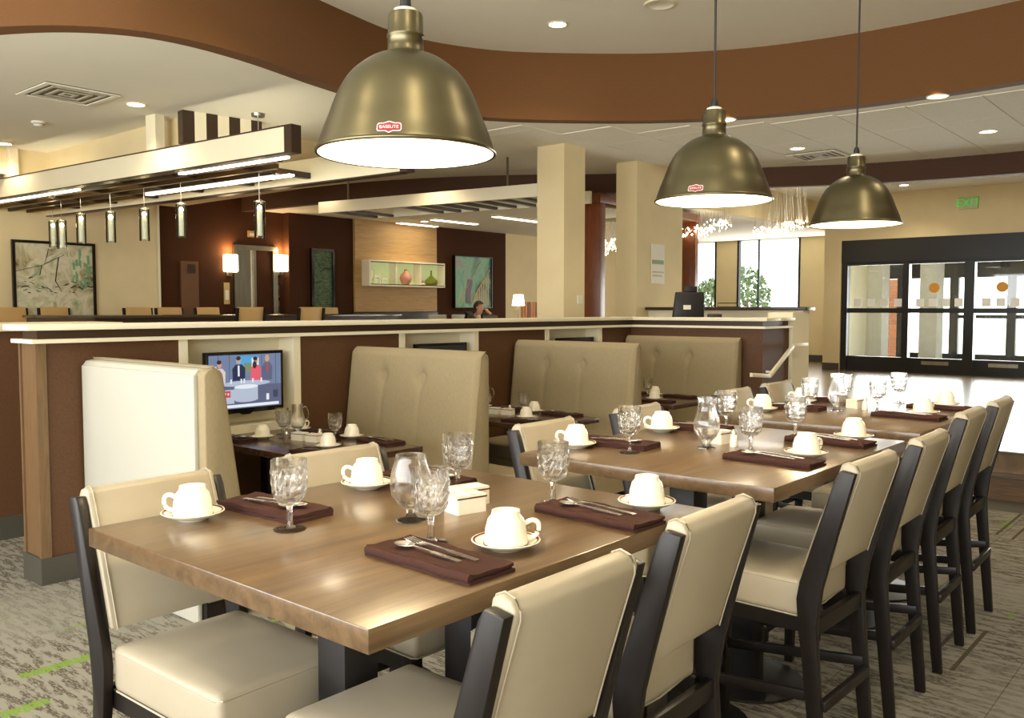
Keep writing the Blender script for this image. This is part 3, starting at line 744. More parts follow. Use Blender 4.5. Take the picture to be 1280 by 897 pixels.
put('carafe', -1.83, 4.93, HT, -.6, 'glass carafe with handle at the centre of the far table')

# sugar caddies: ceramic box with sachets
sach = [pmat('sachet_white', (238, 236, 226), .6), pmat('sachet_blue', (190, 204, 218), .6), pmat('sachet_pink', (224, 184, 172), .6), pmat('sachet_grey', (206, 206, 202), .6)]
def caddy(x, y, z, rz, label, w_=.032, l=.046, h=.052, ks=(0, 3)):
    t = thing('sugar_caddy', label, 'caddy', (x, y, z), rz, 'white ceramic sachet holders')
    b = B().box(-l, l, -w_, w_, 0, .005)
    for s in (-1, 1): b.box(-l, l, s * w_ - .003, s * w_ + .003, 0, h); b.box(s * l - .003, s * l + .003, -w_, w_, 0, h)
    b.build('holder', china, t)
    B().box(-l - .004, l + .004, -w_ - .004, -w_ - .0028, h - .010, h - .006).box(l + .0032, l + .0042, -w_ - .004, w_ + .004, h - .010, h - .006).build('rim_line', china_b, t)
    for i in range(9):
        xx = -l + .012 + i * (2 * l - .024) / 8
        m = B().box(-.0025, .0025, -w_ + .006, w_ - .006, .006, h - .004 + .006 * random.random()).build('sachet', sach[ks[i % len(ks)]], t, loc=(xx, 0, 0)); m.rotation_euler = (0, .12 * (random.random() - .5), 0)
    return t
caddy(-1.705, 1.785, HT, 1.35, 'white sachet holder in front, centre of the front table', ks=(0, 0, 3))
caddy(-1.765, 1.865, HT, 1.35, 'white sachet holder behind the other, centre of the front table', ks=(1, 2, 0))
caddy(-1.76, 3.42, HT, 1.4, 'white sachet holder beside the carafe on the middle table')
caddy(-1.80, 5.14, HT, 1.4, 'white sachet holder beside the carafe on the far table')
def shaker(x, y, z, label, m_, m2):
    t = thing('shaker', label, 'shaker', (x, y, z), 0, 'salt and pepper shakers')
    B().lathe([(0, 0), (.016, 0), (.017, .004), (.014, .045), (.011, .052), (0, .052)], 16).build('body', m_, t, smooth=True)
    B().lathe([(.0, .052), (.0125, .052), (.013, .064), (.008, .071), (0, .072)], 16).build('lid', m2, t, smooth=True)
pepper = pmat('pepper_fill', (120, 104, 84), .4)
shaker(-1.67, 3.355, HT, 'salt shaker between carafe and sachet holder, middle table', china, steel)
shaker(-1.72, 5.06, HT, 'salt shaker between carafe and sachet holder, far table', china, steel)

# ================================================================ BOOTHS
XB1 = -4.10
def tufted(x0, x1, z0, z1, f, nrm, nx_=80, nz_=48, tuft=(), top_r=.05):
    """puffed, button-tufted sheet facing nrm (+1/-1 in y); f(z) gives its y"""
    vs_ = []; fs = []
    for i in range(nx_ + 1):
        for j in range(nz_ + 1):
            x = x0 + (x1 - x0) * i / nx_; z = z0 + (z1 - z0) * j / nz_; d = 0
            for (tx, tz) in tuft:
                q = ((x - tx) ** 2 + (z - tz) ** 2) ** .5; d -= .048 * math.exp(-(q / .04) ** 1.1)
                if z < tz: d -= .016 * math.exp(-((x - tx) / .022) ** 2) * math.exp(-(tz - z) / .30)
                else: d -= .012 * math.exp(-((x - tx) / .02) ** 2) * math.exp(-(z - tz) / .08)
            ex = min(x - x0, x1 - x); ez = z1 - z
            if ex < .04: d -= (.04 - ex) ** 2 / .04 * .9
            if ez < top_r: d -= (top_r - ez) ** 2 / top_r * .9
            vs_.append((x, f(z) + nrm * d, z))
    for i in range(nx_):
        for j in range(nz_):
            a = i * (nz_ + 1) + j; fs.append((a, a + nz_ + 1, a + nz_ + 2, a + 1))
    return vs_, fs
def bench(yc, front, rear, label, end_panel=False):
    """yc: centre of the back; front: seat on the -y side; rear: seat on the +y side"""
    t = thing('booth_bench', label, 'booth', (0, yc, 0), 0, 'upholstered booth benches')
    x0, x1, zt = -5.465, XB1, 1.345
    yf = (lambda z: -.19 + .13 * (z - .3) / 1.04) if front else (lambda z: -.165)
    yr = (lambda z: .055) if front else (lambda z: .11 - .15 * (z - .3) / 1.04)
    # core body of the back
    ca, cb_ = yf(1.29) + .012, yr(1.29) - .012; cm, cr = (ca + cb_) / 2, (cb_ - ca) / 2
    prof = [(yf(.12) + .012, .12), (ca, 1.29)] + [(cm - cr * math.cos(a_), 1.29 + .045 * math.sin(a_)) for a_ in (.35, .8, 1.3, 1.84, 2.34, 2.79)] + [(cb_, 1.29), (yr(.12) - .012, .12)]
    core = B().prism(prof, x0 + .01, x1 - .006, ax=0).build('back_core', booth_f, t, bevel=.008, ang=50)
    B().box(x0 + .02, x1 - .03, -.19 if front else -.15, .04 if front else .09, 0, .12).build('plinth', black_w, t)
    tf = [(x0 + (x1 - x0) * k, 1.13) for k in (.22, .56, .84)][:2] if not end_panel else []
    W3 = x1 - x0
    tf = [(x0 + W3 * .30, 1.14), (x0 + W3 * .60, 1.14)]
    if front:
        v, f = tufted(x0, x1, .42, zt, lambda z: yf(z) - .002, -1, tuft=tf); B().add([(a, b - .012, c) for a, b, c in v], f).build('tufted_front', booth_f, t, smooth=True)
    elif end_panel:
        B().box(x0, x1 - .07, -.178, -.15, 0, 1.30).build('end_panel', booth_w, t, bevel=.008)
        B().prism([(-.168, 1.30), (-.15, 1.325), (-.05, 1.342), (-.05, 1.29), (-.168, 1.285)], x0, x1 - .075, ax=0).build('top_welt', booth_w, t, bevel=.004)
    if rear:
        v, f = tufted(x0, x1, .42, zt, lambda z: yr(z) + .002, 1, 20, 14, tuft=tf); B().add([(a, b + .012, c) for a, b, c in v], f).build('tufted_rear', booth_f, t, smooth=True)
    for on, s in ((front, -1), (rear, 1)):
        if not on: continue
        o_ = (.19 if front and s < 0 else .06) if front else .10; ya, yb = (s * o_, s * (o_ + .46)); a, b = min(ya, yb), max(ya, yb)
        st_ = cushion(x0, x1, a, b, .31, .45, .02, .03).build('seat', booth_f, t, smooth=True, ang=60)
        B().box(x0 + .01, x1 - .01, a + .02, b - .02, .10, .31).build('seat_box', booth_f, t)
        B().box(x0 + .03, x1 - .05, a + .05, b - .05, 0, .10).build('plinth', black_w, t)
    return t
PITCH_B = 1.962; Y0B = 2.535
bench(Y0B, False, True, 'booth bench with plain pale outer back, beside the half wall end post', end_panel=True)
bench(Y0B + PITCH_B, True, True, 'tan tufted booth bench facing the lit television')
bench(Y0B + 2 * PITCH_B, True, True, 'tan tufted booth bench in the middle of the booth row')
bench(Y0B + 3 * PITCH_B - .06, True, False, 'tan tufted booth bench against the far end of the half wall')
BN = ['nearest', 'second', 'last']
for k in range(3):
    yc = Y0B + PITCH_B * (k + .5) - (.02 if k == 2 else 0)
    t = thing('booth_table', 'dark wooden table in the %s booth' % BN[k], 'table', (-4.79, yc, 0), 0, 'booth tables')
    B().box(-.675, .69, -.385, .385, .72, .76).build('tabletop', booth_t, t, bevel=.003)
    for px in (-.45, .35):
        p = B().box(px - .04, px + .04, -.04, .04, .02, .72).build('pedestal', black_m, t)
        B().lathe([(0, 0), (.2, 0), (.2, .01), (.05, .02), (0, .02)], 20, (px, 0, 0)).build('base_plate', black_m, p, smooth=True)
    def W2(a, b): return '%s seat, %s side of %s booth' % (a, b, BN[k])
    z = .76
    setting(W2('wall', 'left'), z, (-5.16, yc - .10), (-5.25, yc - .27), .05, (-5.08, yc + .02), 2.5)
    setting(W2('wall', 'right'), z, (-5.30, yc + .30), (-5.02, yc + .31), .02, (-5.25, yc + .12), 1.5)
    setting(W2('outer', 'left'), z, (-4.50, yc - .06), (-4.36, yc - .26), .05, None, 2.5)
    setting(W2('outer', 'right'), z, (-4.72, yc + .31), (-4.42, yc + .31), PI - .05, (-4.72, yc + .17), 2.5)
    caddy(-4.92, yc - .02 + .05, z, .2, 'white sachet holder in the %s booth, left of its twin' % BN[k], ks=(0, 1))
    caddy(-4.79, yc + .05, z, .2, 'white sachet holder in the %s booth, right of its twin' % BN[k], ks=(0, 2))
    shaker(-4.90, yc - .09, z, 'pepper shaker by the sachet holders in the %s booth' % BN[k], pepper, steel)
    shaker(-4.845, yc + .14, z, 'salt shaker behind the sachet holders in the %s booth' % BN[k], china, steel)
    put('carafe', -5.18, yc + .20, z, .8, 'glass carafe against the wall end of the %s booth table' % BN[k])

# ================================================================ TELEVISIONS
em = lambda n, c, s=.7: emat('screen_' + n, c, s, (10, 10, 10))
scr = [em('wall', (112, 128, 158)), em('floor', (92, 98, 126)), em('desk', (178, 188, 206)), em('pale', (214, 200, 204)), em('navy', (40, 46, 78)), em('pink', (226, 92, 112)), em('skin', (206, 156, 132)), em('hair', (52, 42, 46)),
       em('sky', (80, 164, 214)), em('red', (216, 60, 56)), em('white', (226, 232, 240)), em('dark', (60, 66, 90)), em('green', (120, 140, 110))]
scr_off = pmat('dark_screen', (38, 44, 54), 0.12)
def tv(k):
    y0, y1 = TVY[k]; z0, z1 = .905, 1.339; x = -5.487
    lab = ['wall television showing four people at a talk show table', 'wall television in the second niche, mostly hidden by a booth back', 'wall television in the far niche, mostly hidden by a booth back'][k]
    t = thing('television', lab, 'television', (x, (y0 + y1) / 2, z0), 0, 'televisions in the half wall')
    hw2 = (y1 - y0) / 2; H_ = z1 - z0
    B().box(-.045, 0, -hw2, hw2, 0, H_).build('housing', glossblack, t, bevel=.004)
    B().box(-.16, -.045, -.1, .1, .1, .3).build('wall_mount', black_m, t)
    B().prism([(-.05, 0), (.05, 0), (.03, -.012), (-.03, -.012)], -.02, -.002, ax=0).build('chin_badge', glossblack, t)
    bz = .022; s = B().box(-.001, .0012, -hw2 + bz, hw2 - bz, bz + .012, H_ - bz)
    sc_ = s.build('screen', scr[0] if k == 0 else scr_off, t)
    if k: 
        B().add([(.002, -hw2 + .05, H_ - .2), (.002, -.05, H_ - .2), (.002, -.05, H_ - .05), (.002, -hw2 + .05, H_ - .05)], [(0, 1, 2, 3)]).build('picture', scr[11], sc_); return
    Wd, Hd = 2 * (hw2 - bz), H_ - 2 * bz - .012
    pic = B(); lay = [0]
    def poly(pts, mi):
        lay[0] += 1; d = .0014 + lay[0] * .00006
        pic.add([(d, -hw2 + bz + a * Wd, bz + .012 + b * Hd) for a, b in pts], [tuple(range(len(pts)))], mi)
    def rect(a0, b0, a1, b1, mi): poly([(a0, b0), (a1, b0), (a1, b1), (a0, b1)], mi)
    def ell(a, b, ra, rb, mi, n=16): poly([(a + ra * math.cos(2 * PI * i / n), b + rb * math.sin(2 * PI * i / n)) for i in range(n)], mi)
    rect(0, 0, 1, .42, 1)
    for a in (.12, .27, .72, .80, .92): rect(a, .42, a + .006, 1, 11)
    rect(.36, .68, .68, .97, 8); rect(.47, .66, .60, .84, 12); rect(.58, .74, .68, .93, 10); rect(0, .5, .10, .8, 3)
    def person(a, b, body, tall=.30, wd=.075, bald=False):
        poly([(a - wd, b), (a - wd * 1.05, b + tall * .75), (a - wd * .5, b + tall), (a + wd * .5, b + tall), (a + wd * 1.05, b + tall * .75), (a + wd, b)], body)
        ell(a, b + tall + .075, .030, .068, 6)
        if not bald: ell(a - .004, b + tall + .115, .032, .040, 7)
    person(.14, .48, 3, .28); person(.40, .52, 4, .30, .085); rect(.385, .6, .41, .80, 10); person(.635, .50, 5, .30, .07); ell(.62, .80, .03, .07, 7, 12); person(.80, .50, 1, .34, .07, True); rect(.79, .66, .81, .82, 9)
    ell(.50, .46, .34, .055, 2); rect(.33, .16, .66, .40, 2); ell(.50, .16, .165, .05, 2); ell(.50, .40, .165, .04, 10)
    for a in (.28, .42, .46, .58, .70): rect(a, .47, a + .022, .55, 10)
    rect(.05, .04, .15, .26, 11); rect(.88, .16, .95, .30, 11); rect(.78, .12, .82, .24, 10)
    rect(.17, .10, .33, .36, 2); rect(.18, .22, .28, .34, 9); rect(.20, .27, .22, .31, 10); rect(.24, .26, .26, .30, 10)
    rect(.15, .02, .96, .075, 10); rect(0, 0, .15, .03, 11)
    pic.build('picture', scr, sc_)
for k in range(3): tv(k)

# ================================================================ DOME PENDANTS
def make_dome():
    t = thing('dome_pendant', 'x', 'pendant lamp')
    rim = [(.2315, 0), (.2345, .002), (.2345, .007), (.230, .009)]
    out = rim + [tuple(p) for p in catmull([(.2285, .012), (.2146, .054), (.199, .092), (.185, .130), (.1665, .169), (.139, .207), (.0915, .243), (.052, .2585)], 4)]
    inn = [(r_ - .005, z_ - .003) for r_, z_ in reversed(out[4:])] + [(.2265, .002)]
    sh = B().lathe(out, 64).build('shade', brass_m, t, smooth=True, ang=60)
    B().lathe(inn, 64).build('inner_lining', lamp_in, sh, smooth=True, ang=60)
    B().lathe([(0, .256), (.052, .2575), (.0465, .263), (.0460, .298), (.0485, .301), (.0485, .306), (.0455, .309), (.0450, .352), (.042, .360), (0, .360)], 40).build('socket_cup', brass_m, t, smooth=True, ang=50)
    B().lathe([(0, .360), (.031, .360), (.030, .370), (.016, .376), (0, .376)], 24).build('top_cap', china, t, smooth=True)
    B().lathe([(0, .376), (.015, .376), (.014, .395), (.009, .410), (0, .410)], 16).build('strain_relief', black_p, t, smooth=True)
    B().tube([(0, 0, .41), (0, 0, 1.2)], .005, 8).build('cord', cord_b, t)
    B().lathe([(0, .12), (.03, .125), (.042, .15), (.035, .18), (.02, .235), (0, .25)], 20).build('bulb', em_bulb, t, smooth=True)
    return t
badge_r = pmat('badge_red', (150, 40, 48), 0.35); badge_w = pmat('badge_white', (240, 224, 216), 0.4)
def badge(t, ang):
    # small red maker's badge with a white border, lying on the sloping shade just above the rim
    z = .028; rr = .2245; a = ang
    e = bpy.data.objects.new('badge', None)
    def curved(hw, hh, bump, off):
        pts = [(-hw, -hh * .6), (-hw * .88, -hh), (-hw * .3, -hh), (0, -hh - bump), (hw * .3, -hh), (hw * .88, -hh), (hw, -hh * .6), (hw, hh * .6), (hw * .88, hh), (hw * .45, hh), (0, hh + bump), (-hw * .45, hh), (-hw * .88, hh), (-hw, hh * .6)]
        vs_ = []
        for x, y in pts:
            th = a + x / rr; h = z + y; r_ = .2285 - (h - .012) * .331 + off
            vs_.append((r_ * math.cos(th), r_ * math.sin(th), h))
        r_ = .2285 - (z - .012) * .331 + off
        vs_.append((r_ * math.cos(a), r_ * math.sin(a), z)); n = len(pts)
        return vs_, [(i, (i + 1) % n, n) for i in range(n)]
    v, f = curved(.0295, .0105, .0045, .0012); o = B().add(v, f).build('badge', badge_w, t)
    v, f = curved(.0275, .0085, .004, .0018); B().add(v, f).build('badge_field', badge_r, o)
    tx = text_mesh('lettering', 'BASELITE', .0115, badge_w, o, (0, 0, 0), (0, 0, 0), .0001)
    tx.location = ((rr + .0014) * math.cos(a), (rr + .0014) * math.sin(a), z); tx.rotation_euler = (PI / 2 - .32, 0, a + PI / 2)
    me = tx.data
    for v_ in me.vertices:  # wrap the word around the dome
        th = v_.co.x / rr; v_.co.z += rr * (math.cos(th) - 1); v_.co.x = rr * math.sin(th)
dome0 = make_dome()
DOME = [(-1.7235, 1.5865, 2.038), (-1.7205, 3.247, 2.069), (-1.706, 4.80, 2.085)]
domes = []
for k, p in enumerate(DOME):
    lab = 'bronze dome pendant lamp hanging over the %s bar table' % TNAME[k]
    if k == 0: dome0.location = p; tag(dome0, lab, None, 'dome pendants over the bar tables'); d = dome0
    else: d = dup(dome0, p, 0, lab, 'dome pendants over the bar tables')
    domes.append(d)
for k, d in enumerate(domes):
    for c in d.children:
        if c.name.startswith('cord'): c.scale = (1, 1, 1)
    cordlen = ZU - DOME[k][2] - .34
    for c in list(d.children):
        if c.name.startswith('cord'):
            c.data = c.data.copy()
            for v in c.data.vertices:
                if v.co.z > .8: v.co.z = ZU - DOME[k][2] - .02
    B().lathe([(0, ZU - DOME[k][2]), (.06, ZU - DOME[k][2]), (.055, ZU - DOME[k][2] - .03), (0, ZU - DOME[k][2] - .03)], 20).build('ceiling_rose', black_p, d, smooth=True)
    to_cam = math.atan2(-DOME[k][1], -DOME[k][0])
    if k < 2: badge(d, to_cam - (.18 if k == 0 else .30))
    l = bpy.data.lights.new('pendant_light', 'POINT'); l.energy = 14; l.color = (1, .86, .64); l.shadow_soft_size = .05
    lo = bpy.data.objects.new('pendant_light', l); COL.objects.link(lo); lo.parent = d; lo.location = (0, 0, .06)

# ================================================================ DOWNLIGHTS
dl = {}
def downlight(p, z, label, power=26, r=.085, group='recessed downlights', spot=2.3, blend=.7):
    t = thing('downlight', label, 'downlight', (p[0], p[1], z), 0, group)
    if 'a' not in dl:
        a = B().lathe([(.078, 0), (.098, 0), (.098, -.006), (.080, -.009), (.078, 0)], 28).build('trim_ring', white_t, t, smooth=True); b = B().lathe([(0, -.003), (.078, -.003), (.078, -.001), (0, -.001)], 28).build('lens', em_down, t)
        dl['a'] = a.data; dl['b'] = b.data
    else:
        for nm, me in (('trim_ring', dl['a']), ('lens', dl['b'])):
            o = bpy.data.objects.new(nm, me); COL.objects.link(o); o.parent = t
    l = bpy.data.lights.new('downlight_beam', 'SPOT'); l.energy = power; l.color = (1, .85, .62); l.spot_size = spot; l.spot_blend = blend; l.shadow_soft_size = .08
    lo = bpy.data.objects.new('downlight_beam', l); COL.objects.link(lo); lo.parent = t; lo.location = (0, 0, -.02)
    return t
DLP = [((1172, 120), 'recessed downlight in the tiled ceiling nearest the right edge of the brown band'), ((1235, 164), 'recessed downlight in the tiled ceiling, right of the far pendant cord'), ((997, 185), 'recessed downlight beside the ceiling air vent between the pendants'),
       ((909, 149), 'recessed downlight touching the brown band above the middle pendant'), ((170, 131), 'recessed downlight beside the large ceiling vent at upper left'), ((5, 180), 'recessed downlight at the left edge of the picture'),
       ((404, 220), 'recessed downlight left of the front pendant rim'), ((302, 233), 'recessed downlight above the elevator area, middle of three'), ((219, 247), 'recessed downlight nearest the painting wall')]
for (q, lab) in DLP:
    p = PZ(*q, ZC - .007); downlight(p, ZC - (.007 if q[0] > 800 else 0), lab, 34)
for q, lab in (((1130, 231), 'recessed lobby downlight left of the exit sign'), ((1257, 212), 'recessed lobby downlight right of the exit sign')):
    p = PZ(*q, 3.95); downlight(p, 3.95, lab, 60)
p = PZ(697, 30, ZU); downlight(p, ZU, 'recessed downlight in the raised ceiling above the booths', 60)
# unseen downlights added to the raised ceiling for general ambient light
for i, (x, y) in enumerate(((-5.1, 3.6), (-2.9, 6.6), (-.4, 6.2), (-.2, 3.6), (-.2, .8), (-2.6, -.6), (-5.2, .4))):
    downlight((x, y), ZU, 'unseen recessed downlight added to the raised dining ceiling for ambient light', 60, group='unseen dining downlights')
for i, (x, y) in enumerate(((-9.5, 6.6), (-9.4, .8), (-12.2, 6.4), (-8.6, 8.2), (-2.4, 11.8), (-.2, 10.4))):  # unseen lamps added under the lower ceiling to supply needed light
    downlight((x, y), ZC, 'unseen recessed downlight added to the lower ceiling for more light', 34, group='added unseen lower ceiling downlights')
for i, (x, y) in enumerate(((-12.85, 12.3), (-10.3, 11.6), (-11.8, 15.2), (-9.6, 14.6))):  # unseen lamps added to brighten the lounge; the first warms the wood wall
    downlight((x, y), 3.37, 'unseen recessed downlight added to the lounge ceiling', 30, group='added unseen lounge downlights')

# speaker, vents, smoke detector
sp = thing('ceiling_speaker', 'round flush ceiling speaker at the top edge of the picture', 'speaker', PZ(825, 5, ZU))
B().lathe([(0, -.004), (.115, -.004), (.125, -.010), (.135, -.006), (.135, 0), (0, 0)], 36).build('grille', ceil_w, sp, smooth=True)
B().lathe([(.115, -.0105), (.135, -.0105), (.14, 0), (.135, 0)], 36).build('rim', white_t, sp, smooth=True)
vent_d = pmat('vent_shadow_grey', (120, 112, 92), .6)
def vent(c, z, label, s=.32, rz=0):
    t = thing('ceiling_vent', label, 'vent', (c[0], c[1], z), rz, 'ceiling air vents')
    B().box(-s, s, -s, s, -.004, 0).build('backing', vent_d, t)
    for i, q in enumerate((s, s * .72, s * .46, s * .2)):
        m = B(); wd = .03 if i else .05
        for a in (-1, 1): m.bar((-q, a * (q - wd / 2), -.012), (q, a * (q - wd / 2), -.012), wd, .008); m.bar((a * (q - wd / 2), -q + wd, -.012), (a * (q - wd / 2), q - wd, -.012), wd, .008)
        m.build('louvre_ring', grid_w if i else ceil_w, t)
a = [PZ(*q, ZC) for q in ((27, 117), (80, 103), (140, 118), (95, 130))]; vc = sum(a, Vector()) / 4
vent(vc, ZC, 'square louvred ceiling vent at the upper left', .33)
vc = (PZ(985, 192, ZC) + PZ(1063, 194, ZC)) / 2; vent(vc, ZC - .007, 'square louvred ceiling vent between the two far pendants', .31)
sd = thing('smoke_detector', 'small smoke detector on the left ceiling below the vent', 'detector', PZ(48, 152, ZC))
B().lathe([(0, -.05), (.04, -.05), (.055, -.03), (.07, -.012), (.07, 0), (0, 0)], 24).build('body', paper, sd, smooth=True)
B().lathe([(.056, -.030), (.060, -.030), (.060, -.024), (.056, -.024), (.056, -.030)], 24).build('vent_ring', vent_d, sd)

# ================================================================ ENTRANCE DOORS
def xd(u, y=YD): return PY(u, 390, y).x
def zd(v, u=1130, y=YD): return PY(u, v, y).z
zr0, zr1 = zd(391), zd(385)
zb1 = ZL + .30
zh = zd(326)
ed = struct('door_1', B().box(xdl, xdr, YD + .02, YD + .22, zh, zdt), alu_blk, 'black header of the automatic entrance doors')
mull = [xd(1054), xd(1130.5), xd(1210), xd(1210) + (xd(1210) - xd(1130.5)) * 1.02, xdr - .06]
dk = B()
for k, x in enumerate(mull):
    wd = .06 if k != 2 else .09
    B().box(x - wd, x + wd, YD + .04, YD + .20, ZL, zh).build('jamb', alu_blk, ed)
dot_o = pmat('orange_decal', (214, 150, 40), .5); dot_w = pmat('white_decal', (244, 244, 240), .5)
for k in range(4):
    a, b = mull[k] + (.06 if k != 2 else .09), mull[k + 1] - (.06 if k + 1 != 2 else .09)
    lf = B().box(a, b, YD + .09, YD + .15, ZL, zb1).build('door_leaf', alu_blk, ed)
    B().box(a, b, YD + .09, YD + .15, zr0, zr1).build('mid_rail', alu_blk, lf)
    B().box(a, b, YD + .09, YD + .15, zh - .06, zh).build('top_rail', alu_blk, lf)
    B().box(a, b, YD + .116, YD + .124, zb1, zr0).build('pane', pane, lf)
    B().box(a, b, YD + .116, YD + .124, zr1, zh - .06).build('pane', pane, lf)
    if k in (1, 2):
        x = PY(1166 if k == 1 else 1251, 360, YD).x; B().prism([(x + .10 * math.cos(i * PI / 12), zd(360) + .10 * math.sin(i * PI / 12)) for i in range(24)], YD + .112, YD + .116, ax=1).build('round_decal', dot_o, lf)
        B().box((a + b) / 2 - .25, (a + b) / 2 + .25, YD + .086, YD + .09, ZL + .17, ZL + .24).build('kick_label', brushed, lf)
    for i in range(4):
        x = a + .12 + i * (b - a - .3) / 3; B().box(x, x + .15, YD + .112, YD + .116, zr1 + .03, zr1 + .19).build('square_decal', dot_w, lf)
# vestibule beyond the doors: columns, outer door frame
YV = 21.4
for k, (u0, u1) in enumerate(((1066, 1102), (1149, 1171))):
    x0, x1 = PY(u0, 390, 20.6).x, PY(u1, 390, 20.6).x
    struct('wall_vestibule_column_%d' % (k + 1), B().box(x0, x1, 20.6, 20.6 + .5, .3, 3.9), concrete, ['wide pale column seen through the left door pane', 'slim pale column seen through the second door pane'][k])
od = struct('door_2', B().box(-7.0, 3, YV + .3, YV + .45, zh - .25, zdt), alu_blk, 'black outer vestibule door frame')
for u in (1126, 1192, 1264, 1330):
    x = PY(u, 390, YV + .3).x; B().box(x - .09, x + .09, YV + .3, YV + .44, .3, zh - .25).build('jamb', alu_blk, od)
B().box(PY(1126, 390, YV + .3).x + .09, 3, YV + .32, YV + .42, .3, .62).build('bottom_rail', alu_blk, od)
B().box(PY(1192, 390, YV + .3).x, 3, YV + .33, YV + .40, 1.42, 1.50).build('mid_rail', alu_blk, od)
struct('floor_vestibule', B().box(-7.0, 4.1, 18.75, YV + .3, .1, ZL), base_g, 'dark vestibule floor mat between the two door sets')
struct('ceiling_vestibule', B().box(-7.0, 4.1, 18.75, YV + 2.0, 3.3, 3.4), concrete, 'vestibule ceiling')
bk = thing('brick_pier', 'low brick pier outside seen through the left door pane', 'pier', (PY(1112, 400, 24).x, 24, .3))
bricks = pmat('brick_red', (170, 110, 78), .85, var=.15, vscale=9)
B().box(-.28, .28, .02, .5, 0, 2.1).build('mortar_core', concrete, bk)
for r_ in range(14):
    for c in range(2):
        B().box(-.29 + c * .29 + .008, -.29 + (c + 1) * .29 - .008, 0, .05, r_ * .15 + .008, r_ * .15 + .142).build('brick', bricks, bk)
def shrub(loc, h, r, label, n=900):
    t = thing('shrub', label, 'shrub', loc, 0, 'shrubs outside the windows')
    B().tube([(0, 0, 0), (.05, 0, h * .5), (0, .05, h * .8)], [.06, .04, .02], 7).build('stem', red_wood, t)
    m = B()
    for i in range(n):
        a, b = random.random() * 2 * PI, math.acos(2 * random.random() - 1); q = r * (.55 + .45 * random.random() ** .5)
        c = Vector((q * math.sin(b) * math.cos(a), q * math.sin(b) * math.sin(a), h * .55 + .45 * h * math.cos(b) * q / r)); d = Vector((random.uniform(-1, 1), random.uniform(-1, 1), random.uniform(-1, 1))).normalized(); e = d.orthogonal().normalized()
        m.add([c - d * .11, c + e * .05, c + d * .11, c - e * .05], [(0, 1, 2, 3)])
    f = m.build('foliage', leaf, t); f['kind'] = 'stuff'
pS = PY(933, 370, 26); shrub((pS.x, 26, .3), 2.7, .75, 'green shrub outside the wide lobby window')
pS = PY(888, 375, 28); shrub((pS.x, 28, .3), 2.4, .6, 'green shrub outside the narrow lobby window')

# exit sign
ex = PY(1211, 253.5, YD)
t = thing('exit_sign', 'green EXIT sign on the cream wall above the entrance doors', 'exit sign', (ex.x, YD, ex.z))
B().box(-.17, .17, -.05, 0, -.115, .115).build('housing', pmat('exit_housing', (190, 196, 140), .5), t, bevel=.006)
text_mesh('lettering', 'EXIT', .20, emat('exit_green', (40, 150, 60), .9), t, (0, -.0515, -.005), (PI / 2, 0, 0), .001)

# notice plaque on the pier
q = PX(822, 330, -6.44)
t = thing('wall_plaque', 'small pale notice plaque with green stripe on the cream pier', 'sign', (-6.44, q.y, q.z))
B().box(0, .012, -.17, .17, -.27, .27).build('plate', paper, t)
B().box(.012, .0135, -.16, .14, .0, .055).build('green_stripe', pmat('plaque_green', (120, 140, 70), .6), t)
B().box(.012, .0132, -.15, .15, -.12, -.10).box(.012, .0132, -.15, .10, -.17, -.15).build('text_lines', pmat('plaque_grey', (176, 168, 130), .6), t)

# ================================================================ WOODEN PORTAL
pl, pr_ = Vector((-7.60, 10.62, ZL)), Vector((-8.0, 14.25, ZL))
t = thing('wooden_portal', 'tall reddish wooden portal frame behind the two columns', 'portal', (pl.x, pl.y, ZL))
d = pr_ - pl; L = d.length; dn = d.normalized(); an = Vector((dn.y, -dn.x, 0))
def jb(s0, s1, z0, z1, nm):
    a, b = dn * s0, dn * s1; m = B(); th = an * .16
    vs_ = [(*(a - th).xy, z0), (*(b - th).xy, z0), (*(b + th).xy, z0), (*(a + th).xy, z0), (*(a - th).xy, z1), (*(b - th).xy, z1), (*(b + th).xy, z1), (*(a + th).xy, z1)]
    m.add(vs_, [(0, 3, 2, 1), (4, 5, 6, 7), (0, 1, 5, 4), (1, 2, 6, 5), (2, 3, 7, 6), (3, 0, 4, 7)]).build(nm, red_wood, t, bevel=.005)
jb(0, .16, 0, 2.82, 'jamb'); jb(L - .14, L, 0, 2.82, 'jamb'); jb(0, L, 2.82, 2.96, 'header')

# ================================================================ HOST COUNTER, POINT OF SALE
t = thing('host_counter', 'cream host counter with dark ledge behind the half wall', 'counter', (-5.28, 10.3, ZL))
B().box(-1.12, .98, 0, .12, 0, 1.26).build('front_panel', cream_l, t)
B().box(.98, 1.05, -.05, .14, 0, 1.26).build('end_panel', cream_l, t)
B().box(-1.13, 1.09, -.08, .22, 1.26, 1.30).build('ledge', dark_band, t, bevel=.003)
B().box(-1.0, -.72, -.02, 0, .8, 1.22).build('inset_panel', white_t, t)
t = thing('host_desk', 'low host work desk hidden behind the half wall', 'desk', (-5.0, 9.0, ZL))
B().box(-.68, .80, -.27, .30, 1.03, 1.07).build('desktop', post_w, t)
for x in (-.66, .76): B().box(x, x + .03, -.25, .28, 0, 1.03).build('side_panel', cream_l, t)
p = PY(861, 398, 9.0)
t = thing('pos_terminal', 'black point-of-sale monitor seen from behind on the host desk', 'monitor', (p.x, 9.0, ZL + 1.07), .75)
sc = .185
m = B().add([(-.185, -.05, .10), (.165, -.05, .10), (.165, .06, .10), (-.185, .06, .10), (-.155, -.02, .40), (.175, -.02, .40), (.175, .03, .40), (-.155, .03, .40)], [(0, 3, 2, 1), (4, 5, 6, 7), (0, 1, 5, 4), (1, 2, 6, 5), (2, 3, 7, 6), (3, 0, 4, 7)])
m.build('monitor_body', black_p, t, bevel=.012)
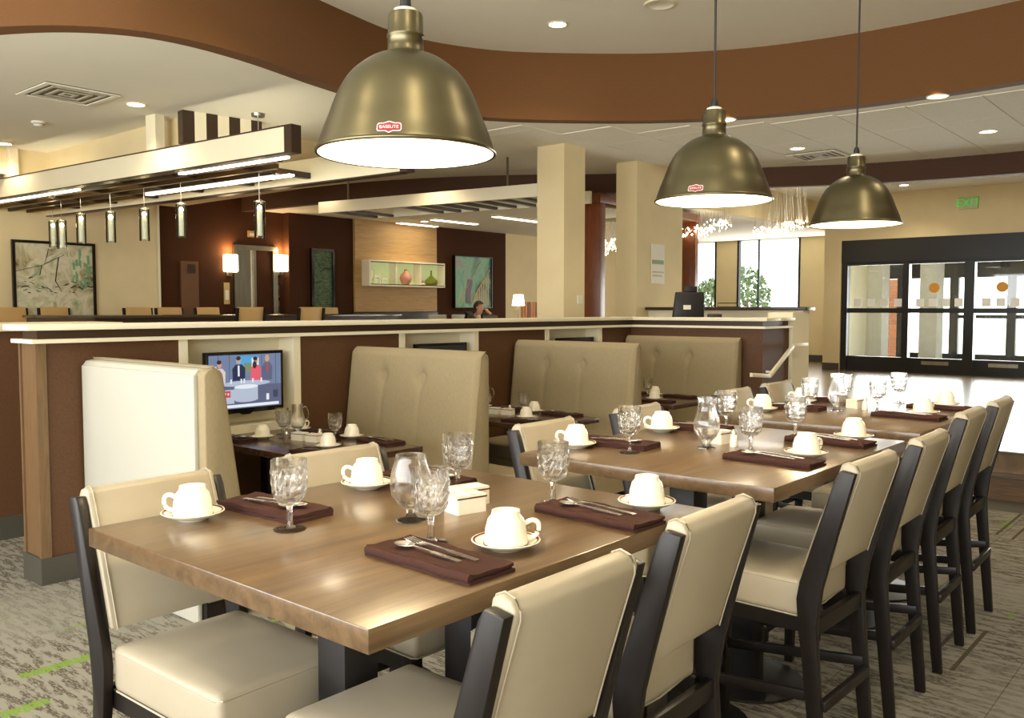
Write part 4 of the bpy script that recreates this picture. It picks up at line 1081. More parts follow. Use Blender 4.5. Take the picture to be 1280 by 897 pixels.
B().add([(-.13, -.055, 0), (.13, -.055, 0), (.13, .12, 0), (-.13, .12, 0), (-.09, -.01, .12), (.09, -.01, .12), (.09, .05, .12), (-.09, .05, .12)], [(0, 3, 2, 1), (4, 5, 6, 7), (0, 1, 5, 4), (1, 2, 6, 5), (2, 3, 7, 6), (3, 0, 4, 7)]).build('stand', black_p, t, bevel=.006)
B().box(-.05, .09, -.02, .02, .40, .465).build('pole_display', black_p, t, bevel=.006)
B().box(-.075, .01, -.0465, -.0445, .20, .25).build('label_sticker', paper, t)
t = thing('receipt_printer', 'small black receipt printer beside the point-of-sale monitor', 'printer', (PY(893, 398, 9.05).x, 9.05, ZL + 1.07), .5)
B().prism([(-.09, 0), (.09, 0), (.09, .10), (.02, .15), (-.09, .15)], -.08, .08, ax=0).build('body', black_p, t, bevel=.006)
B().box(-.07, .05, -.03, .06, .151, .158).build('paper_tray', pmat('tan_paper', (190, 140, 84), .7), t)
t = thing('wire_stand', 'small black wire stand on the host counter ledge', 'stand', (PY(910, 381, 10.4).x, 10.4, ZL + 1.30))
B().tube([(-.14, 0, 0), (-.14, 0, .05), (.14, 0, .05), (.14, 0, 0)], .006, 6).build('wire', black_m, t)
B().tube([(-.14, .06, .003), (-.14, 0, .003), (.14, 0, .003), (.14, .06, .003)], .004, 6).build('foot', black_m, t)

# ================================================================ CHANDELIERS
def chandelier(p, ztop, label, w_=.42, n=120):
    t = thing('chandelier', label, 'chandelier', (p[0], p[1], p[2]), 0, 'crystal chandeliers in the lobby')
    h = ztop - p[2]
    B().box(-w_, w_, -.16, .16, h - .03, h).build('ceiling_plate', brushed, t)
    m, wr = B(), B()
    for i in range(n):
        x, y = random.uniform(-w_, w_), random.uniform(-.3, .3); z = .06 * math.sin(x / w_ * 2.6) + random.uniform(-.09, .07) - .05 * (1 - (x / w_) ** 2)
        wr.add([(x - .0015, y, z), (x + .0015, y, z), (x * .95 + .0015, y * .4, h - .03), (x * .95 - .0015, y * .4, h - .03)], [(0, 1, 2, 3)])
        r = random.uniform(.009, .018); m.lathe([(0, -r * 1.5), (r, 0), (0, r * 1.2)], 6, (x, y, z))
    wr.build('wires', steel, t)['kind'] = 'stuff'; m.build('crystal_drops', em_cryst, t)['kind'] = 'stuff'
    return t
chandelier(PY(880, 283, 14.2), 3.95, 'crystal drop chandelier behind the middle pendant')
chandelier(PY(976, 283, 15.6), 3.95, 'crystal drop chandelier in front of the wide lobby window')
pch = PX(757, 307, -9.9); chandelier(pch, 3.37, 'crystal drop chandelier seen through the wooden portal', .38)

# ================================================================ BAR AND BAR CHAIRS
ZBAR = 1.555
t = thing('bar_counter', 'long dark granite-topped bar counter beyond the half wall', 'counter', (-11.6, 7.1, ZL))
zt = ZBAR - ZL
B().prism([(-1.20, -2.34), (.93, -2.34), (.93, 2.6), (-.45, 2.6), (-.45, -1.2), (-1.20, -1.2)], zt - .035, zt).build('worktop', gran, t, bevel=.004)
B().prism([(-1.16, -2.30), (.89, -2.30), (.89, 2.56), (-.41, 2.56), (-.41, -1.24), (-1.16, -1.24)], zt - .16, zt - .035).build('apron', dark_band, t)
B().prism([(-1.1, -2.0), (.55, -2.0), (.55, 2.4), (-.1, 2.4), (-.1, -1.4), (-1.1, -1.4)], 0, zt - .16).build('base_cabinet', dark_band, t)
bar_v = pmat('caramel_vinyl', (206, 168, 108), .5, var=.03)
def make_barchair():
    t = thing('lounge_bar_chair', 'x', 'chair')
    B().box(-.22, .22, -.22, .22, .80, .88).build('seat', bar_v, t, bevel=.015)
    B().prism([(-.205, .93), (-.165, .93), (-.215, 1.30), (-.255, 1.30)], -.19, .19, ax=1).build('backrest', bar_v, t, bevel=.012)
    for s in (-1, 1):
        B().prism([(-.24, 0), (-.20, 0), (-.185, .85), (-.235, 1.29), (-.275, 1.29), (-.225, .85)], *sorted((s * .192, s * .222)), ax=1).build('rear_post', black_w, t)
        B().box(.17, .205, *sorted((s * .185, s * .218)), 0, .80).build('front_leg', black_w, t)
        B().bar((-.21, s * .2, .33), (.19, s * .2, .33), .02, .03).build('side_stretcher', black_w, t)
    return t
bc = make_barchair(); used = [False]
def place_bc(x, y, rz, lab):
    if not used[0]: used[0] = True; bc.location = (x, y, ZL); bc.rotation_euler = (0, 0, rz); tag(bc, lab, None, 'tan chairs around the bar counter')
    else: dup(bc, (x, y, ZL), rz, lab, 'tan chairs around the bar counter')
far = ['tan bar chair at the left edge of the picture, below the painting', 'tan bar chair below the middle of the landscape painting', 'tan bar chair below the cream wall edge, right of the painting', 'tan bar chair in front of the brown door panel', 'tan bar chair left of the elevator', 'tan bar chair directly in front of the elevator door', 'tan bar chair below the tall green picture']
for (u, v), lab in zip(((14, 381), (68, 382), (170, 383), (209, 385), (257, 386), (306, 387), (408, 387)), far):
    q = PX(u, v, -12.75); place_bc(-12.45 if u > 100 else -13.16, q.y if u > 100 else PX(u, v, -13.38).y, 0, lab)
for (u, v), lab in zip(((312, 391), (387, 389)), ('grey-tan bar chair with its back to the half wall, left one of two', 'grey-tan bar chair with its back to the half wall, right one of two')):
    q = PX(u, v, -10.15); place_bc(-10.36, q.y, PI, lab)

# ================================================================ CANOPY OVER THE BAR
c0 = Vector((-6.525, 4.662, 0)); c1_ = PZ(0, 248, 3.0); c1_ = Vector((c1_.x, c1_.y, 0)); cdn = (c1_ - c0).normalized(); cn = Vector((cdn.y, -cdn.x, 0))
if cn.y < 0: cn = -cn
rzc = math.atan2(cdn.y, cdn.x)
t = thing('ceiling_canopy', 'white and dark slatted canopy hanging above the bar', 'canopy', (c0.x, c0.y, 3.0), rzc)
# local +x runs away from the near end, local -y is away from camera (into the canopy)
sgn = 1 if (Matrix.Rotation(rzc, 3, 'Z') @ Vector((0, 1, 0))).dot(cn) > 0 else -1
LC = 7.0; DC = 1.25
def cb(x0, x1, y0, y1, z0, z1, nm, m):
    a, b = sorted((sgn * y0, sgn * y1)); return B().box(x0, x1, a, b, z0, z1).build(nm, m, t)
cb(.10, LC, 0, .10, .012, .232, 'front_board', white_t)
cb(.0, .10, -.004, .104, .0, .245, 'end_cap', dark_band)
cb(.10, LC, -.004, .104, .232, .245, 'top_edge', dark_band); cb(.10, LC, -.004, .104, 0, .012, 'bottom_edge', dark_band)
cb(-.1, LC, DC, DC + .10, -.02, .232, 'back_board', white_t); cb(-.2, -.1, DC - .004, DC + .104, -.03, .245, 'end_cap', dark_band)
cb(-.1, LC, DC - .004, DC + .104, -.035, -.02, 'bottom_edge', dark_band)
for k, y in enumerate((.26, .50, .74, .98)): cb(.5 + .35 * k, LC, y, y + .045, .0, .05, 'slat_rail', bronze_r if k % 2 else dark_band)
for i in range(6): cb(1.2 + i * .95, 1.28 + i * .95, .10, DC, .02, .08, 'cross_slat', dark_band)
cb(.25, 1.9, .13, .18, -.008, .012, 'led_strip', em_led); cb(3.9, LC - .2, .13, .18, -.008, .012, 'led_strip', em_led); cb(1.0, 3.6, .80, .86, -.02, 0, 'led_strip', em_led)
for x in (2.08, 5.2): cb(x, x + .17, .0, .10, .245, .6 - .002, 'hanger', cream_l)
# striped beam at the ceiling
a, b = PZ(225, 138, ZC), PZ(324, 153, ZC)
sb = thing('striped_beam', 'short beam of alternating dark and white blocks above the canopy', 'beam', (a.x, a.y, ZC)); dd = Vector((b.x - a.x, b.y - a.y, 0)); n_ = 7
for i in range(n_):
    p0, p1 = dd * (i / n_), dd * ((i + 1) / n_); B().bar((p0.x, p0.y, -.16), (p1.x, p1.y, -.16), .12, .318).build('block', dark_band if i % 2 == 0 else white_t, sb)
# glass cylinder pendants
def make_cyl():
    t = thing('cylinder_pendant', 'x', 'pendant lamp')
    B().lathe([(.052, 0), (.056, 0), (.056, .36), (.052, .36), (.052, 0)], 20).build('glass_cylinder', pane, t, smooth=True)
    B().lathe([(0, .02), (.026, .02), (.026, .27), (0, .27)], 14).build('inner_tube', em_frost, t, smooth=True)
    B().lathe([(0, .27), (.014, .275), (.024, .30), (.014, .325), (0, .33)], 12).build('bulb', em_bulb, t, smooth=True)
    B().lathe([(0, .355), (.056, .355), (.056, .366), (.012, .38), (0, .38)], 16).build('cap', steel, t, smooth=True)
    B().tube([(0, 0, .38), (0, 0, .72)], .004, 6).build('cord', steel, t)
    return t
cyl = make_cyl()
CY = [(325, 297, 5.19), (227, 297, 5.0), (181, 301, 4.95), (139, 303, 4.9), (102, 304, 4.85), (78, 311, 4.85), (67, 309, 5.2)]
cl = ['glass cylinder pendant nearest the front dome lamp, hung from the ceiling disc', 'glass cylinder pendant second from the right under the canopy', 'glass cylinder pendant third from the right under the canopy', 'glass cylinder pendant fourth from the right under the canopy', 'glass cylinder pendant fifth from the right, above the painting', 'glass cylinder pendant sixth from the right, above the painting', 'leftmost glass cylinder pendant above the painting']
for k, (u, v, y) in enumerate(CY):
    q = PY(u, v, y); o = cyl if k == 0 else dup(cyl, None, None)
    o.location = q; tag(o, cl[k], 'pendant lamp', 'glass cylinder pendants over the bar')
    top = (ZC if k == 0 else 3.0) - q.z
    for c in o.children:
        if c.name.startswith('cord'):
            c.data = c.data.copy()
            for vv in c.data.vertices:
                if vv.co.z > .5: vv.co.z = top
    if k == 0: B().lathe([(0, top), (.07, top), (.065, top - .03), (0, top - .03)], 20).build('ceiling_rose', brushed, o, smooth=True)
# second canopy in the lounge
a, b = PZ(672, 246, 3.06), PZ(400, 267, 3.06); dd = Vector((b.x - a.x, b.y - a.y, 0)); dd = dd.normalized() * (dd.length)
t = thing('lounge_canopy', 'white beam canopy with dark slats in front of the lounge', 'canopy', (a.x, a.y, 3.06)); ext = -dd.normalized() * .25; nn = Vector((-dd.y, dd.x, 0)).normalized()
if nn.y < 0: nn = -nn
B().bar(ext + Vector((0, 0, .085)), dd + Vector((0, 0, .085)), .06, .165).build('front_beam', white_t, t)
B().bar(ext + nn * 1.0 + Vector((0, 0, .085)), dd * .93 + nn * 1.0 + Vector((0, 0, .085)), .06, .165).build('rear_beam', white_t, t)
for f_ in (.12, .85): B().bar(dd * f_ + Vector((0, 0, .168)), dd * f_ + Vector((0, 0, .538)), .02, .02).build('hanger_rod', brushed, t)
for i in range(11):
    if i in (7, 8): continue
    p0 = dd * (.08 + i * .085); B().bar(p0 + nn * .03 + Vector((0, 0, .02)), p0 + nn * .97 + Vector((0, 0, .02)), .07, .035).build('slat', dark_band, t)
for k, (q0, q1) in enumerate((((490, 277), (545, 281)), ((541, 272), (595, 278)), ((618, 268), (672, 275)))):
    a, b = PZ(*q0, 3.37), PZ(*q1, 3.37); t = thing('linear_light', ['linear ceiling light nearest the wood wall', 'middle linear ceiling light in the lounge', 'linear ceiling light nearest the square column'][k], 'ceiling light', (a.x, a.y, 3.37), 0, 'linear lights in the lounge ceiling')
    if a.x < -13.2: a.x = b.x = -13.2
    t.location = (a.x, a.y, 3.37); B().bar((0, 0, -.02), (b.x - a.x, b.y - a.y, -.02), .16, .036).build('housing', white_t, t); B().bar((0, 0, -.041), (b.x - a.x, b.y - a.y, -.041), .13, .006).build('diffuser', em_led, t)

# ================================================================ LEFT WALL AND LOUNGE
land = paintmat('landscape_canvas', [(104, 96, 66), (170, 158, 116), (206, 196, 160), (222, 214, 186), (190, 188, 146), (128, 150, 104)], 3.6, .7)
def framed(name, label, x, y0, y1, z0, z1, canvas, fw_=.04, depth=.05, fm=None):
    t = thing(name, label, 'picture', (x, (y0 + y1) / 2, z0)); h = (y1 - y0) / 2; H_ = z1 - z0; fm = fm or glossblack
    for s in (-1, 1): B().box(0, depth, *sorted((s * h, s * (h - fw_))), 0, H_).build('frame_bar', fm, t)
    for z in (0, H_ - fw_): B().box(0, depth, -h + fw_, h - fw_, z, z + fw_).build('frame_bar', fm, t)
    c = B().box(0, depth * .6, -h + fw_, h - fw_, fw_, H_ - fw_).build('canvas', canvas, t)
    return t, c, h, H_, depth * .6
a, b = PX(13, 299, XB), PX(117, 304, XB); zb = 1.35
t, c, h, H_, dp = framed('landscape_painting', 'large black-framed painting of pale branches and foliage on the cream wall', XB, a.y, b.y, zb, a.z, land)
ink = pmat('painting_dark_strokes', (44, 38, 34), .7); grn = pmat('painting_green_strokes', (120, 168, 120), .7)
def stroke(par, pts, r, m, x): B().tube([(x, p[0], p[1]) for p in pts], r, 5, flat=.25).build('brush_stroke', m, par)
def rel(u, v): return ((u - .5) * 2 * h * .93, H_ * (.04 + .92 * v))
for pts, r in (([(0, .66), (.15, .70), (.33, .74), (.48, .82), (.62, .88)], .012), ([(.36, .75), (.40, .86), (.42, .95)], .006), ([(.55, .85), (.52, .68), (.5, .55), (.58, .42)], .009), ([(.33, .74), (.3, .62)], .006)):
    stroke(c, [rel(*p) for p in pts], r, ink, dp + .002)
for i in range(34):
    u, v = random.random() * .98, .40 + .12 * random.random() + (.06 if random.random() < .3 else 0)
    a2 = random.uniform(-.6, .6); l = random.uniform(.02, .06); stroke(c, [rel(u, v), rel(min(1, u + l), v + l * a2)], random.uniform(.012, .028), ink if i % 4 else grn, dp + .002)
for i in range(22):
    u, v = random.uniform(.74, .96), random.uniform(.55, .97); stroke(c, [rel(u, v), rel(u + random.uniform(-.03, .04), v - random.uniform(.05, .14))], random.uniform(.008, .024), grn, dp + .002)

# tall green picture on the dark wall
gp = paintmat('green_glass_picture', [(20, 26, 20), (36, 46, 32), (92, 120, 70), (30, 36, 28), (120, 132, 100)], 7, 1.0, (1, 1.2, 3))
xg = -13.55; a, b = PX(387, 310, xg), PX(416, 310, xg)
framed('green_picture', 'tall narrow dark-framed green picture right of the elevator', xg, a.y, b.y, 1.45, a.z, gp, .05, .06)
# staircase picture
sp_ = paintmat('staircase_canvas', [(70, 96, 98), (120, 168, 150), (150, 196, 160), (170, 160, 170), (196, 168, 140)], 1.6, 1.2, (1, 1, .7))
a, b = PX(565, 319, XB), PX(612, 385, XB)
t, c, h, H_, dp = framed('staircase_picture', 'canvas picture of a pale staircase with banister on the dark wall', XB, a.y, b.y, b.z, a.z, sp_, .015, .09)
pal = pmat('banister_tan', (216, 182, 140), .6); pgr = pmat('picture_mauve', (140, 124, 138), .7)
stroke(c, [rel(.45, .02), rel(.6, .3), rel(.98, .78)], .03, pal, dp + .003); stroke(c, [rel(.1, .02), rel(.3, .38), rel(.72, .96)], .02, pal, dp + .003)
for i in range(7): stroke(c, [rel(.55 + i * .065, .02), rel(.55 + i * .065, .26 + i * .07)], .018, pal, dp + .002)
stroke(c, [rel(.36, .06), rel(.36, .3), rel(.42, .55)], .09, pgr, dp + .001)

# lit display shelf with ornaments
a, b = PX(452, 324, XB), PX(547, 329, XB); z0, z1 = PX(500, 358.5, XB).z, a.z - .01
t = thing('display_shelf', 'white box shelf with three lit green compartments on the wood wall', 'shelf', (XB, (a.y + b.y) / 2, z0)); h = (b.y - a.y) / 2; H_ = z1 - z0; D_ = .22
B().box(0, D_, -h, h, 0, .03).box(0, D_, -h, h, H_ - .03, H_).box(0, D_, -h, -h + .05, .03, H_ - .03).box(0, D_, h - .03, h, .03, H_ - .03).build('box', white_t, t)
B().box(.002, .012, -h + .05, h - .03, .03, H_ - .03).build('lit_back', em_niche, t)
for k in (1, 2): y = -h + .05 + (2 * h - .08) * k / 3; B().box(.012, D_ - .01, y - .02, y + .02, .03, H_ - .03).build('divider', white_t, t)
B().box(D_ - .01, D_ + .002, -h + .04, h - .02, .028, .045).box(D_ - .01, D_ + .002, -h + .04, h - .02, H_ - .045, H_ - .028).build('dark_edge', dark_band, t)
cw = (2 * h - .08) / 3; yc0 = (a.y + b.y) / 2 - h + .05; zs = z0 + .03; xo = XB + .12
terr = pmat('terracotta_pink', (214, 150, 124), .5); olive = pmat('olive_ceramic', (110, 124, 30), .35)
for k, (dy, s) in enumerate(((.22, 1.0), (.42, .78))):
    t = thing('animal_ornament', ['larger white long-necked animal ornament in the left lit compartment', 'smaller white long-necked animal ornament in the left lit compartment'][k], 'ornament', (xo, yc0 + dy, zs), 0, 'white animal ornaments')
    B().tube([tuple(p) for p in catmull([(0, -.08 * s, 0), (0, -.075 * s, .12 * s), (0, 0, .155 * s), (0, .075 * s, .12 * s), (0, .08 * s, 0)], 4)], .024 * s, 8).build('body', china, t, smooth=True)
    B().tube([(0, -.06 * s, .14 * s), (0, -.055 * s, .25 * s), (0, -.08 * s, .29 * s)], [.015 * s, .012 * s, .016 * s], 8).build('neck', china, t, smooth=True)
t = thing('round_vase', 'pinkish round disc vase in the middle lit compartment', 'vase', (xo, yc0 + cw * 1.5, zs))
B().lathe([(0, 0), (.05, 0), (.10, .06), (.125, .14), (.10, .22), (.04, .27), (.03, .30), (.035, .31), (0, .31)], 20).build('body', terr, t, smooth=True); B().lathe([(.03, .30), (.036, .315), (.03, .32), (.02, .31)], 16).build('lip', ink, t)
t = thing('olive_vase', 'olive green narrow-necked vase in the right lit compartment', 'vase', (xo, yc0 + cw * 2.58, zs))
B().lathe([(0, 0), (.10, 0), (.14, .06), (.13, .12), (.06, .18), (.02, .22), (.016, .31), (0, .31)], 20).build('body', olive, t, smooth=True); B().lathe([(.014, .31), (.02, .32), (.016, .325), (.010, .318)], 12).build('lip', olive, t)
t = thing('small_figurine', 'small brown and white figurine beside the olive vase', 'ornament', (xo, yc0 + cw * 2.22, zs))
B().lathe([(0, 0), (.05, 0), (.055, .03), (.03, .07), (.035, .10), (0, .125)], 12).build('body', terr, t, smooth=True); B().lathe([(0, .02), (.058, .03), (.05, .05), (0, .05)], 12).build('collar', china, t, smooth=True)

# elevator
XE = -13.72
a, b = PX(294, 310, XE), PX(341, 310, XE); zt = a.z
ev = struct('door_3', B().box(XE, XE + .06, a.y - .06, a.y + .04, ZL, zt + .06).box(XE, XE + .06, b.y - .04, b.y + .06, ZL, zt + .06).box(XE, XE + .06, a.y + .04, b.y - .04, zt - .02, zt + .06), brushed, 'steel elevator door frame on the dark wall')
ym = a.y + .04 + (b.y - a.y - .08) * .52
B().box(XE + .005, XE + .03, a.y + .04, ym, ZL, zt - .02).build('door_leaf', brushed, ev)
B().box(XE + .002, XE + .015, ym, b.y - .04, ZL, zt - .02).build('cab_interior', dark_wall, ev)
B().box(XE + .03, XE + .05, ym - .10, ym - .06, ZL, zt - .02).build('door_edge', steel, ev)
pan = [('wall_sign', 'beige information sign left of the elevator', 279.5, 287, 353, 380, pmat('beige_sign', (196, 172, 112), .6)), ('call_panel', 'upper steel elevator call panel', 344, 349.5, 356, 372, brushed), ('call_panel', 'lower steel elevator call panel', 344, 349.5, 375.5, 394, brushed), ('notice_sign', 'small tan notice above the elevator', 309, 322, 288, 297, pmat('tan_notice', (190, 152, 92), .6))]
for nm, lab, u0, u1, v0, v1, m in pan:
    q0, q1 = PX(u0, v0, XE), PX(u1, v1, XE); t = thing(nm, lab, 'sign' if 'sign' in nm else 'panel', (XE, (q0.y + q1.y) / 2, (q0.z + q1.z) / 2))
    hy, hz = abs(q1.y - q0.y) / 2, abs(q0.z - q1.z) / 2
    B().box(0, .012, -hy, hy, -hz, hz).build('plate', m, t); B().box(.012, .015, -hy * .6, hy * .6, -hz * .6, hz * .3).build('inset', dark_band if 'call' in nm else paper, t)
for k, u in enumerate((285, 348.5)):
    q = PX(u, 329, XE); t = thing('wall_sconce', ['glowing square wall sconce left of the elevator', 'glowing square wall sconce right of the elevator'][k], 'sconce', (XE, q.y, q.z), 0, 'wall sconces')
    B().box(.03, .14, -.12, .12, -.15, .15).build('shade', em_sconce, t, bevel=.02)
    B().box(0, .03, -.05, .05, -.22, -.05).box(.03, .10, -.02, .02, -.20, -.15).build('bracket', brushed, t)
    l = bpy.data.lights.new('sconce_light', 'POINT'); l.energy = 9; l.color = (1, .62, .3); l.shadow_soft_size = .06; lo = bpy.data.objects.new('sconce_light', l); COL.objects.link(lo); lo.parent = t; lo.location = (.10, 0, .22)
a, b = PX(224, 326, XE), PX(246, 326, XE)
dr = struct('door_4', B().box(XE, XE + .05, a.y, b.y, ZL, a.z), pmat('brown_door', (104, 70, 40), .5, var=.08), 'brown door in the dark wall left of the elevator')
B().box(XE + .05, XE + .06, a.y + .12, b.y - .06, a.z - .2, a.z - .05).build('door_plate', dark_band, dr)

# lounge furniture
t = thing('black_banquette', 'long black leather banquette below the display shelf', 'sofa', (-12.6, (PX(447, 392, -12.6).y + PX(547, 392, -12.6).y) / 2, ZL)); h = (PX(547, 392, -12.6).y - PX(447, 392, -12.6).y) / 2
B().box(-.12, .02, -h, h, .1, 1.225).build('backrest', black_lea, t, bevel=.02); B().box(.02, .55, -h, h, .1, .45).build('seat', black_lea, t, bevel=.03); B().box(-.1, .5, -h + .05, h - .05, 0, .1).build('plinth', black_w, t)
XT, YT = -10.55, 12.0
t = thing('lounge_table', 'high lounge table where the man sits behind the half wall', 'table', (XT, YT, ZL)); B().box(-.4, .4, -1.1, 1.1, .92, .96).build('tabletop', table_w, t)
for x in (-.35, .35):
    for y in (-1.0, 1.0): B().box(x - .03, x + .03, y - .03, y + .03, 0, .92).build('leg', black_m, t)
ZTB = ZL + .96
q = PX(648, 375, XT); t = thing('table_lamp', 'lit white-shaded table lamp beside the square column', 'lamp', (XT, q.y, ZTB))
zc = q.z - ZTB
B().lathe([(.085, zc + .10), (.115, zc - .10), (.118, zc - .10), (.088, zc + .10), (.085, zc + .10)], 24).build('shade', em_shade, t, smooth=True); B().tube([(0, 0, .02), (0, 0, zc + .05)], .008, 8).build('pole', brushed, t); B().lathe([(0, 0), (.07, 0), (.07, .015), (.01, .025), (0, .025)], 20).build('base', brushed, t, smooth=True); B().tube([(0, 0, zc - .15), (-.02, -.08, zc - .19)], .006, 6).build('switch_arm', black_m, t)
q = PX(616, 397, XT); t = thing('laptop', 'open silver laptop on the lounge table', 'laptop', (XT + .05, q.y, ZTB), 1.2)
B().box(-.15, .15, -.1, .1, 0, .015).build('base', brushed, t); B().add([(-.15, .10, .012), (.15, .10, .012), (.15, .19, .20), (-.15, .19, .20), (-.15, .11, .012), (.15, .11, .012), (.15, .20, .20), (-.15, .20, .20)], [(0, 1, 2, 3), (7, 6, 5, 4), (0, 4, 5, 1), (1, 5, 6, 2), (2, 6, 7, 3), (3, 7, 4, 0)]).build('screen_lid', brushed, t)
q = PX(662, 387, -11.9); t = thing('wooden_screen', 'orange wooden slatted screen behind the table lamp', 'screen', (-11.9, q.y, ZL))
for i in range(6): B().box(-.02, .02, -.26 + i * .09, -.26 + i * .09 + .075, 0, 1.42).build('slat', red_wood if i % 3 == 2 else pmat('honey_wood_%d' % i, (214, 130, 40), .4, var=.1), t)
B().box(-.015, .015, -.26, .27, 0, .03).build('foot_rail', red_wood, t)

# ================================================================ SEATED MAN IN THE LOUNGE
def skin_mesh(name, joints, edges, root, m, parent, sub=1):
    me = bpy.data.meshes.new(name + '_rig'); keys = list(joints); ix = {k: i for i, k in enumerate(keys)}
    me.from_pydata([joints[k][0] for k in keys], [(ix[a], ix[b]) for a, b in edges], [])
    o = bpy.data.objects.new(name + '_rig', me); COL.objects.link(o)
    o.modifiers.new('skin', 'SKIN'); s = o.modifiers.new('sub', 'SUBSURF'); s.levels = s.render_levels = sub
    for k, v in zip(keys, me.skin_vertices[0].data):
        r = joints[k][1]; v.radius = r if isinstance(r, tuple) else (r, r); v.use_root = (k == root)
    dg = bpy.context.evaluated_depsgraph_get(); me2 = bpy.data.meshes.new_from_object(o.evaluated_get(dg))
    bpy.data.objects.remove(o); me2.materials.clear(); me2.materials.append(m)
    for p in me2.polygons: p.use_smooth = True
    r = bpy.data.objects.new(name, me2); COL.objects.link(r); r.parent = parent; return r
skin_c = pmat('skin_tone', (206, 150, 116), .55); hair_c = pmat('dark_hair', (34, 25, 20), .6, bump=.4, bscale=120); suit_c = pmat('black_suit_cloth', (24, 23, 25), .8); shirt_c = pmat('white_shirt_cloth', (226, 214, 194), .8)
qp = PX(589, 390, XT - .72)
man = thing('person', 'person in dark jacket and pale shirt, hand to face, seated behind a laptop', 'person', (XT - .72, qp.y, ZL), .25)
J = {'pelvis': ((0, 0, .58), (.13, .10)), 'waist': ((.02, 0, .74), (.12, .09)), 'chest': ((.05, 0, .93), (.14, .10)), 'neck0': ((.075, 0, 1.07), .055), 'neck': ((.10, 0, 1.13), .05), 'chin': ((.13, .0, 1.18), (.062, .068)), 'head': ((.128, .0, 1.27), (.075, .088)), 'crown': ((.115, 0, 1.345), (.055, .065))}
Ed = [('pelvis', 'waist'), ('waist', 'chest'), ('chest', 'neck0'), ('neck0', 'neck'), ('neck', 'chin'), ('chin', 'head'), ('head', 'crown')]
for s, n in ((1, 'l'), (-1, 'r')):
    J['sh' + n] = ((.05, s * .155, .99), .045); J['hip' + n] = ((.06, s * .10, .57), .085); J['knee' + n] = ((.43, s * .12, .56), .06); J['ankle' + n] = ((.40, s * .12, .10), .038); J['toe' + n] = ((.53, s * .13, .045), .035)
    Ed += [('chest', 'sh' + n), ('sh' + n, 'elb' + n), ('elb' + n, 'wr' + n), ('wr' + n, 'palm' + n), ('pelvis', 'hip' + n), ('hip' + n, 'knee' + n), ('knee' + n, 'ankle' + n), ('ankle' + n, 'toe' + n)]
J['elbl'] = ((.38, .24, 1.0), .044); J['wrl'] = ((.31, .12, 1.10), .028); J['palml'] = ((.285, .07, 1.135), (.034, .018))
J['elbr'] = ((.24, -.27, .93), .044); J['wrr'] = ((.43, -.15, .90), .028); J['palmr'] = ((.49, -.10, .885), (.034, .016))
for n, base, dirs in (('l', (.285, .07, 1.135), [(-.02, -.02, .05), (-.012, -.012, .058), (-.004, -.006, .056), (.006, 0, .046), (-.04, .01, .02)]), ('r', (.49, -.10, .885), [(.05, .045, -.006), (.06, .03, -.006), (.062, .015, -.006), (.055, 0, -.006), (.01, .055, -.004)])):
    for i, d in enumerate(dirs):
        spread = (i - 1.5) * .012; b = Vector(base); o = Vector((spread * .5, spread, 0)) if n == 'l' else Vector((-spread * .6, spread, 0))
        J['f%s%d' % (n, i)] = (tuple(b + o + Vector(d) * .5), .009); J['g%s%d' % (n, i)] = (tuple(b + o * 1.1 + Vector(d) * 1.0 + Vector((0, 0, -.006))), .008)
        Ed += [('palm' + n, 'f%s%d' % (n, i)), ('f%s%d' % (n, i), 'g%s%d' % (n, i))]
for k_ in J:
    (x_, y_, z_), r_ = J[k_]
    dz = .17 if z_ > .7 and k_[:3] not in ('elb', 'wrl', 'wrr', 'pal') and k_[0] not in 'fg' else (.10 if z_ > .3 else 0)
    if k_ in ('chin', 'head', 'crown', 'neck'): dz = .04; x_ += .045
    if k_ == 'neck0': dz = .10; x_ += .03
    J[k_] = ((x_, y_, z_ + dz), r_)
skin_mesh('body', J, Ed, 'pelvis', skin_c, man, 2)
jj = {'pelvis': ((-.01, 0, .60), (.16, .125)), 'waist': ((.01, 0, .76), (.155, .115)), 'chest': ((.035, 0, .94), (.17, .125)), 'collar': ((.055, 0, 1.045), (.085, .075))}
je = [('pelvis', 'waist'), ('waist', 'chest'), ('chest', 'collar')]
for s, n in ((1, 'l'), (-1, 'r')):
    jj['sh' + n] = ((.045, s * .175, .99), .088); jj['el' + n] = ((J['elb' + n][0]), .058); w0 = Vector(J['wr' + n][0]); e0 = Vector(J['elb' + n][0]); jj['cu' + n] = (tuple(e0.lerp(w0, .85)), .042)
    je += [('chest', 'sh' + n), ('sh' + n, 'el' + n), ('el' + n, 'cu' + n)]
for k_ in jj:
    if k_[:2] not in ('el', 'cu'): (x_, y_, z_), r_ = jj[k_]; jj[k_] = ((x_, y_, z_ + (.17 if z_ > .7 else .10)), r_)
skin_mesh('jacket', jj, je, 'pelvis', suit_c, man, 2)
skin_mesh('shirt', {'a': ((.135, 0, .97), (.05, .055)), 'b': ((.165, 0, 1.09), (.055, .05)), 'c': ((.145, 0, 1.17), (.055, .05))}, [('a', 'b'), ('b', 'c')], 'b', shirt_c, man, 2)
tj = {'p': ((0, 0, .68), (.15, .115))}; te = []
for s, n in ((1, 'l'), (-1, 'r')):
    tj['h' + n] = ((.06, s * .10, .675), .10); tj['k' + n] = ((.43, s * .12, .665), .075); tj['a' + n] = ((.40, s * .12, .14), .055); te += [('p', 'h' + n), ('h' + n, 'k' + n), ('k' + n, 'a' + n)]
skin_mesh('trousers', tj, te, 'p', suit_c, man, 2)
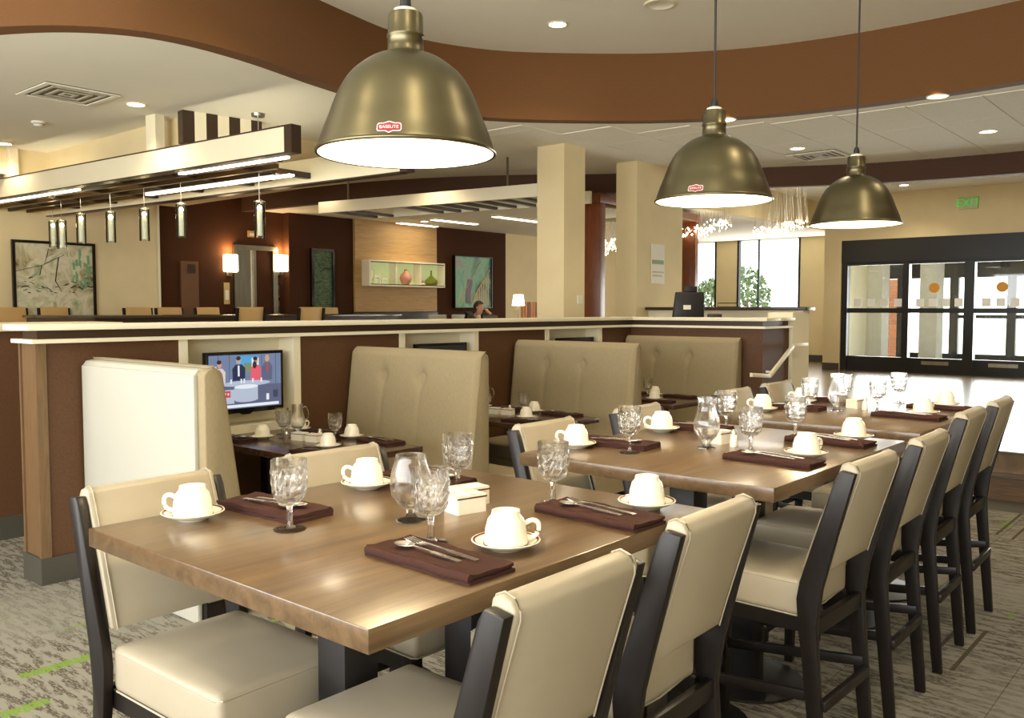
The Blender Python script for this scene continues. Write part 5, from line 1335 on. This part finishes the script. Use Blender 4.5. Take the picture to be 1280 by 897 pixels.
hm = B(); hv = []; hf = []; hc = Vector((.158, 0, 1.325)); NU, NV = 24, 16
for j in range(NV + 1):
    for i in range(NU):
        th, ph = 2 * PI * i / NU, PI * j / NV; wv = 1 + .05 * math.sin(5 * th + j)
        hv.append((hc.x + .100 * wv * math.sin(ph) * math.cos(th), hc.y + .092 * wv * math.sin(ph) * math.sin(th), hc.z + .105 * math.cos(ph)))
for j in range(NV):
    for i in range(NU):
        q_ = [j * NU + i, j * NU + (i + 1) % NU, (j + 1) * NU + (i + 1) % NU, (j + 1) * NU + i]; c_ = sum((Vector(hv[k]) for k in q_), Vector()) / 4 - hc
        if c_.z > .045 or (c_.x < .0 and c_.z > -.075) or (c_.x < .03 and c_.z > -.01): hf.append(tuple(q_))
hm.add(hv, hf).build('hair', hair_c, man, smooth=True, ang=80)
B().lathe([(0, -.012), (.012, 0), (0, .02)], 8, (.257, 0, 1.275)).build('nose', skin_c, man, smooth=True)
for s in (-1, 1):
    B().lathe([(0, -.009), (.011, 0), (0, .009)], 8, (.241, s * .032, 1.312)).build('eye', hair_c, man, smooth=True)
    B().lathe([(0, -.028), (.014, 0), (0, .028)], 8, (.165, s * .086, 1.29)).build('ear', skin_c, man, smooth=True)
B().box(.241, .249, -.024, .024, 1.232, 1.24).build('mouth', pmat('lip_tone', (150, 84, 70), .6), man)
def lounge_chair(x, y, rz, lab):
    t = thing('lounge_chair', lab, 'chair', (x, y, ZL), rz, 'cream chairs at the lounge table')
    B().box(-.24, .22, -.23, .23, .50, .57).build('seat', booth_w, t, bevel=.02); B().prism([(-.27, .57), (-.21, .57), (-.25, 1.17), (-.30, 1.17)], -.22, .22, ax=1).build('backrest', booth_w, t, bevel=.015)
    for a in (-.22, .18):
        for b in (-.2, .2): B().box(a - .02, a + .02, b - .02, b + .02, 0, .50).build('leg', black_w, t)
lounge_chair(XT - .72, qp.y, .25, 'cream chair under the man in the dark jacket')
lounge_chair(XT - .75, PX(566, 394, XT - .75).y - .12, 0, 'empty cream chair left of the man at the lounge table')
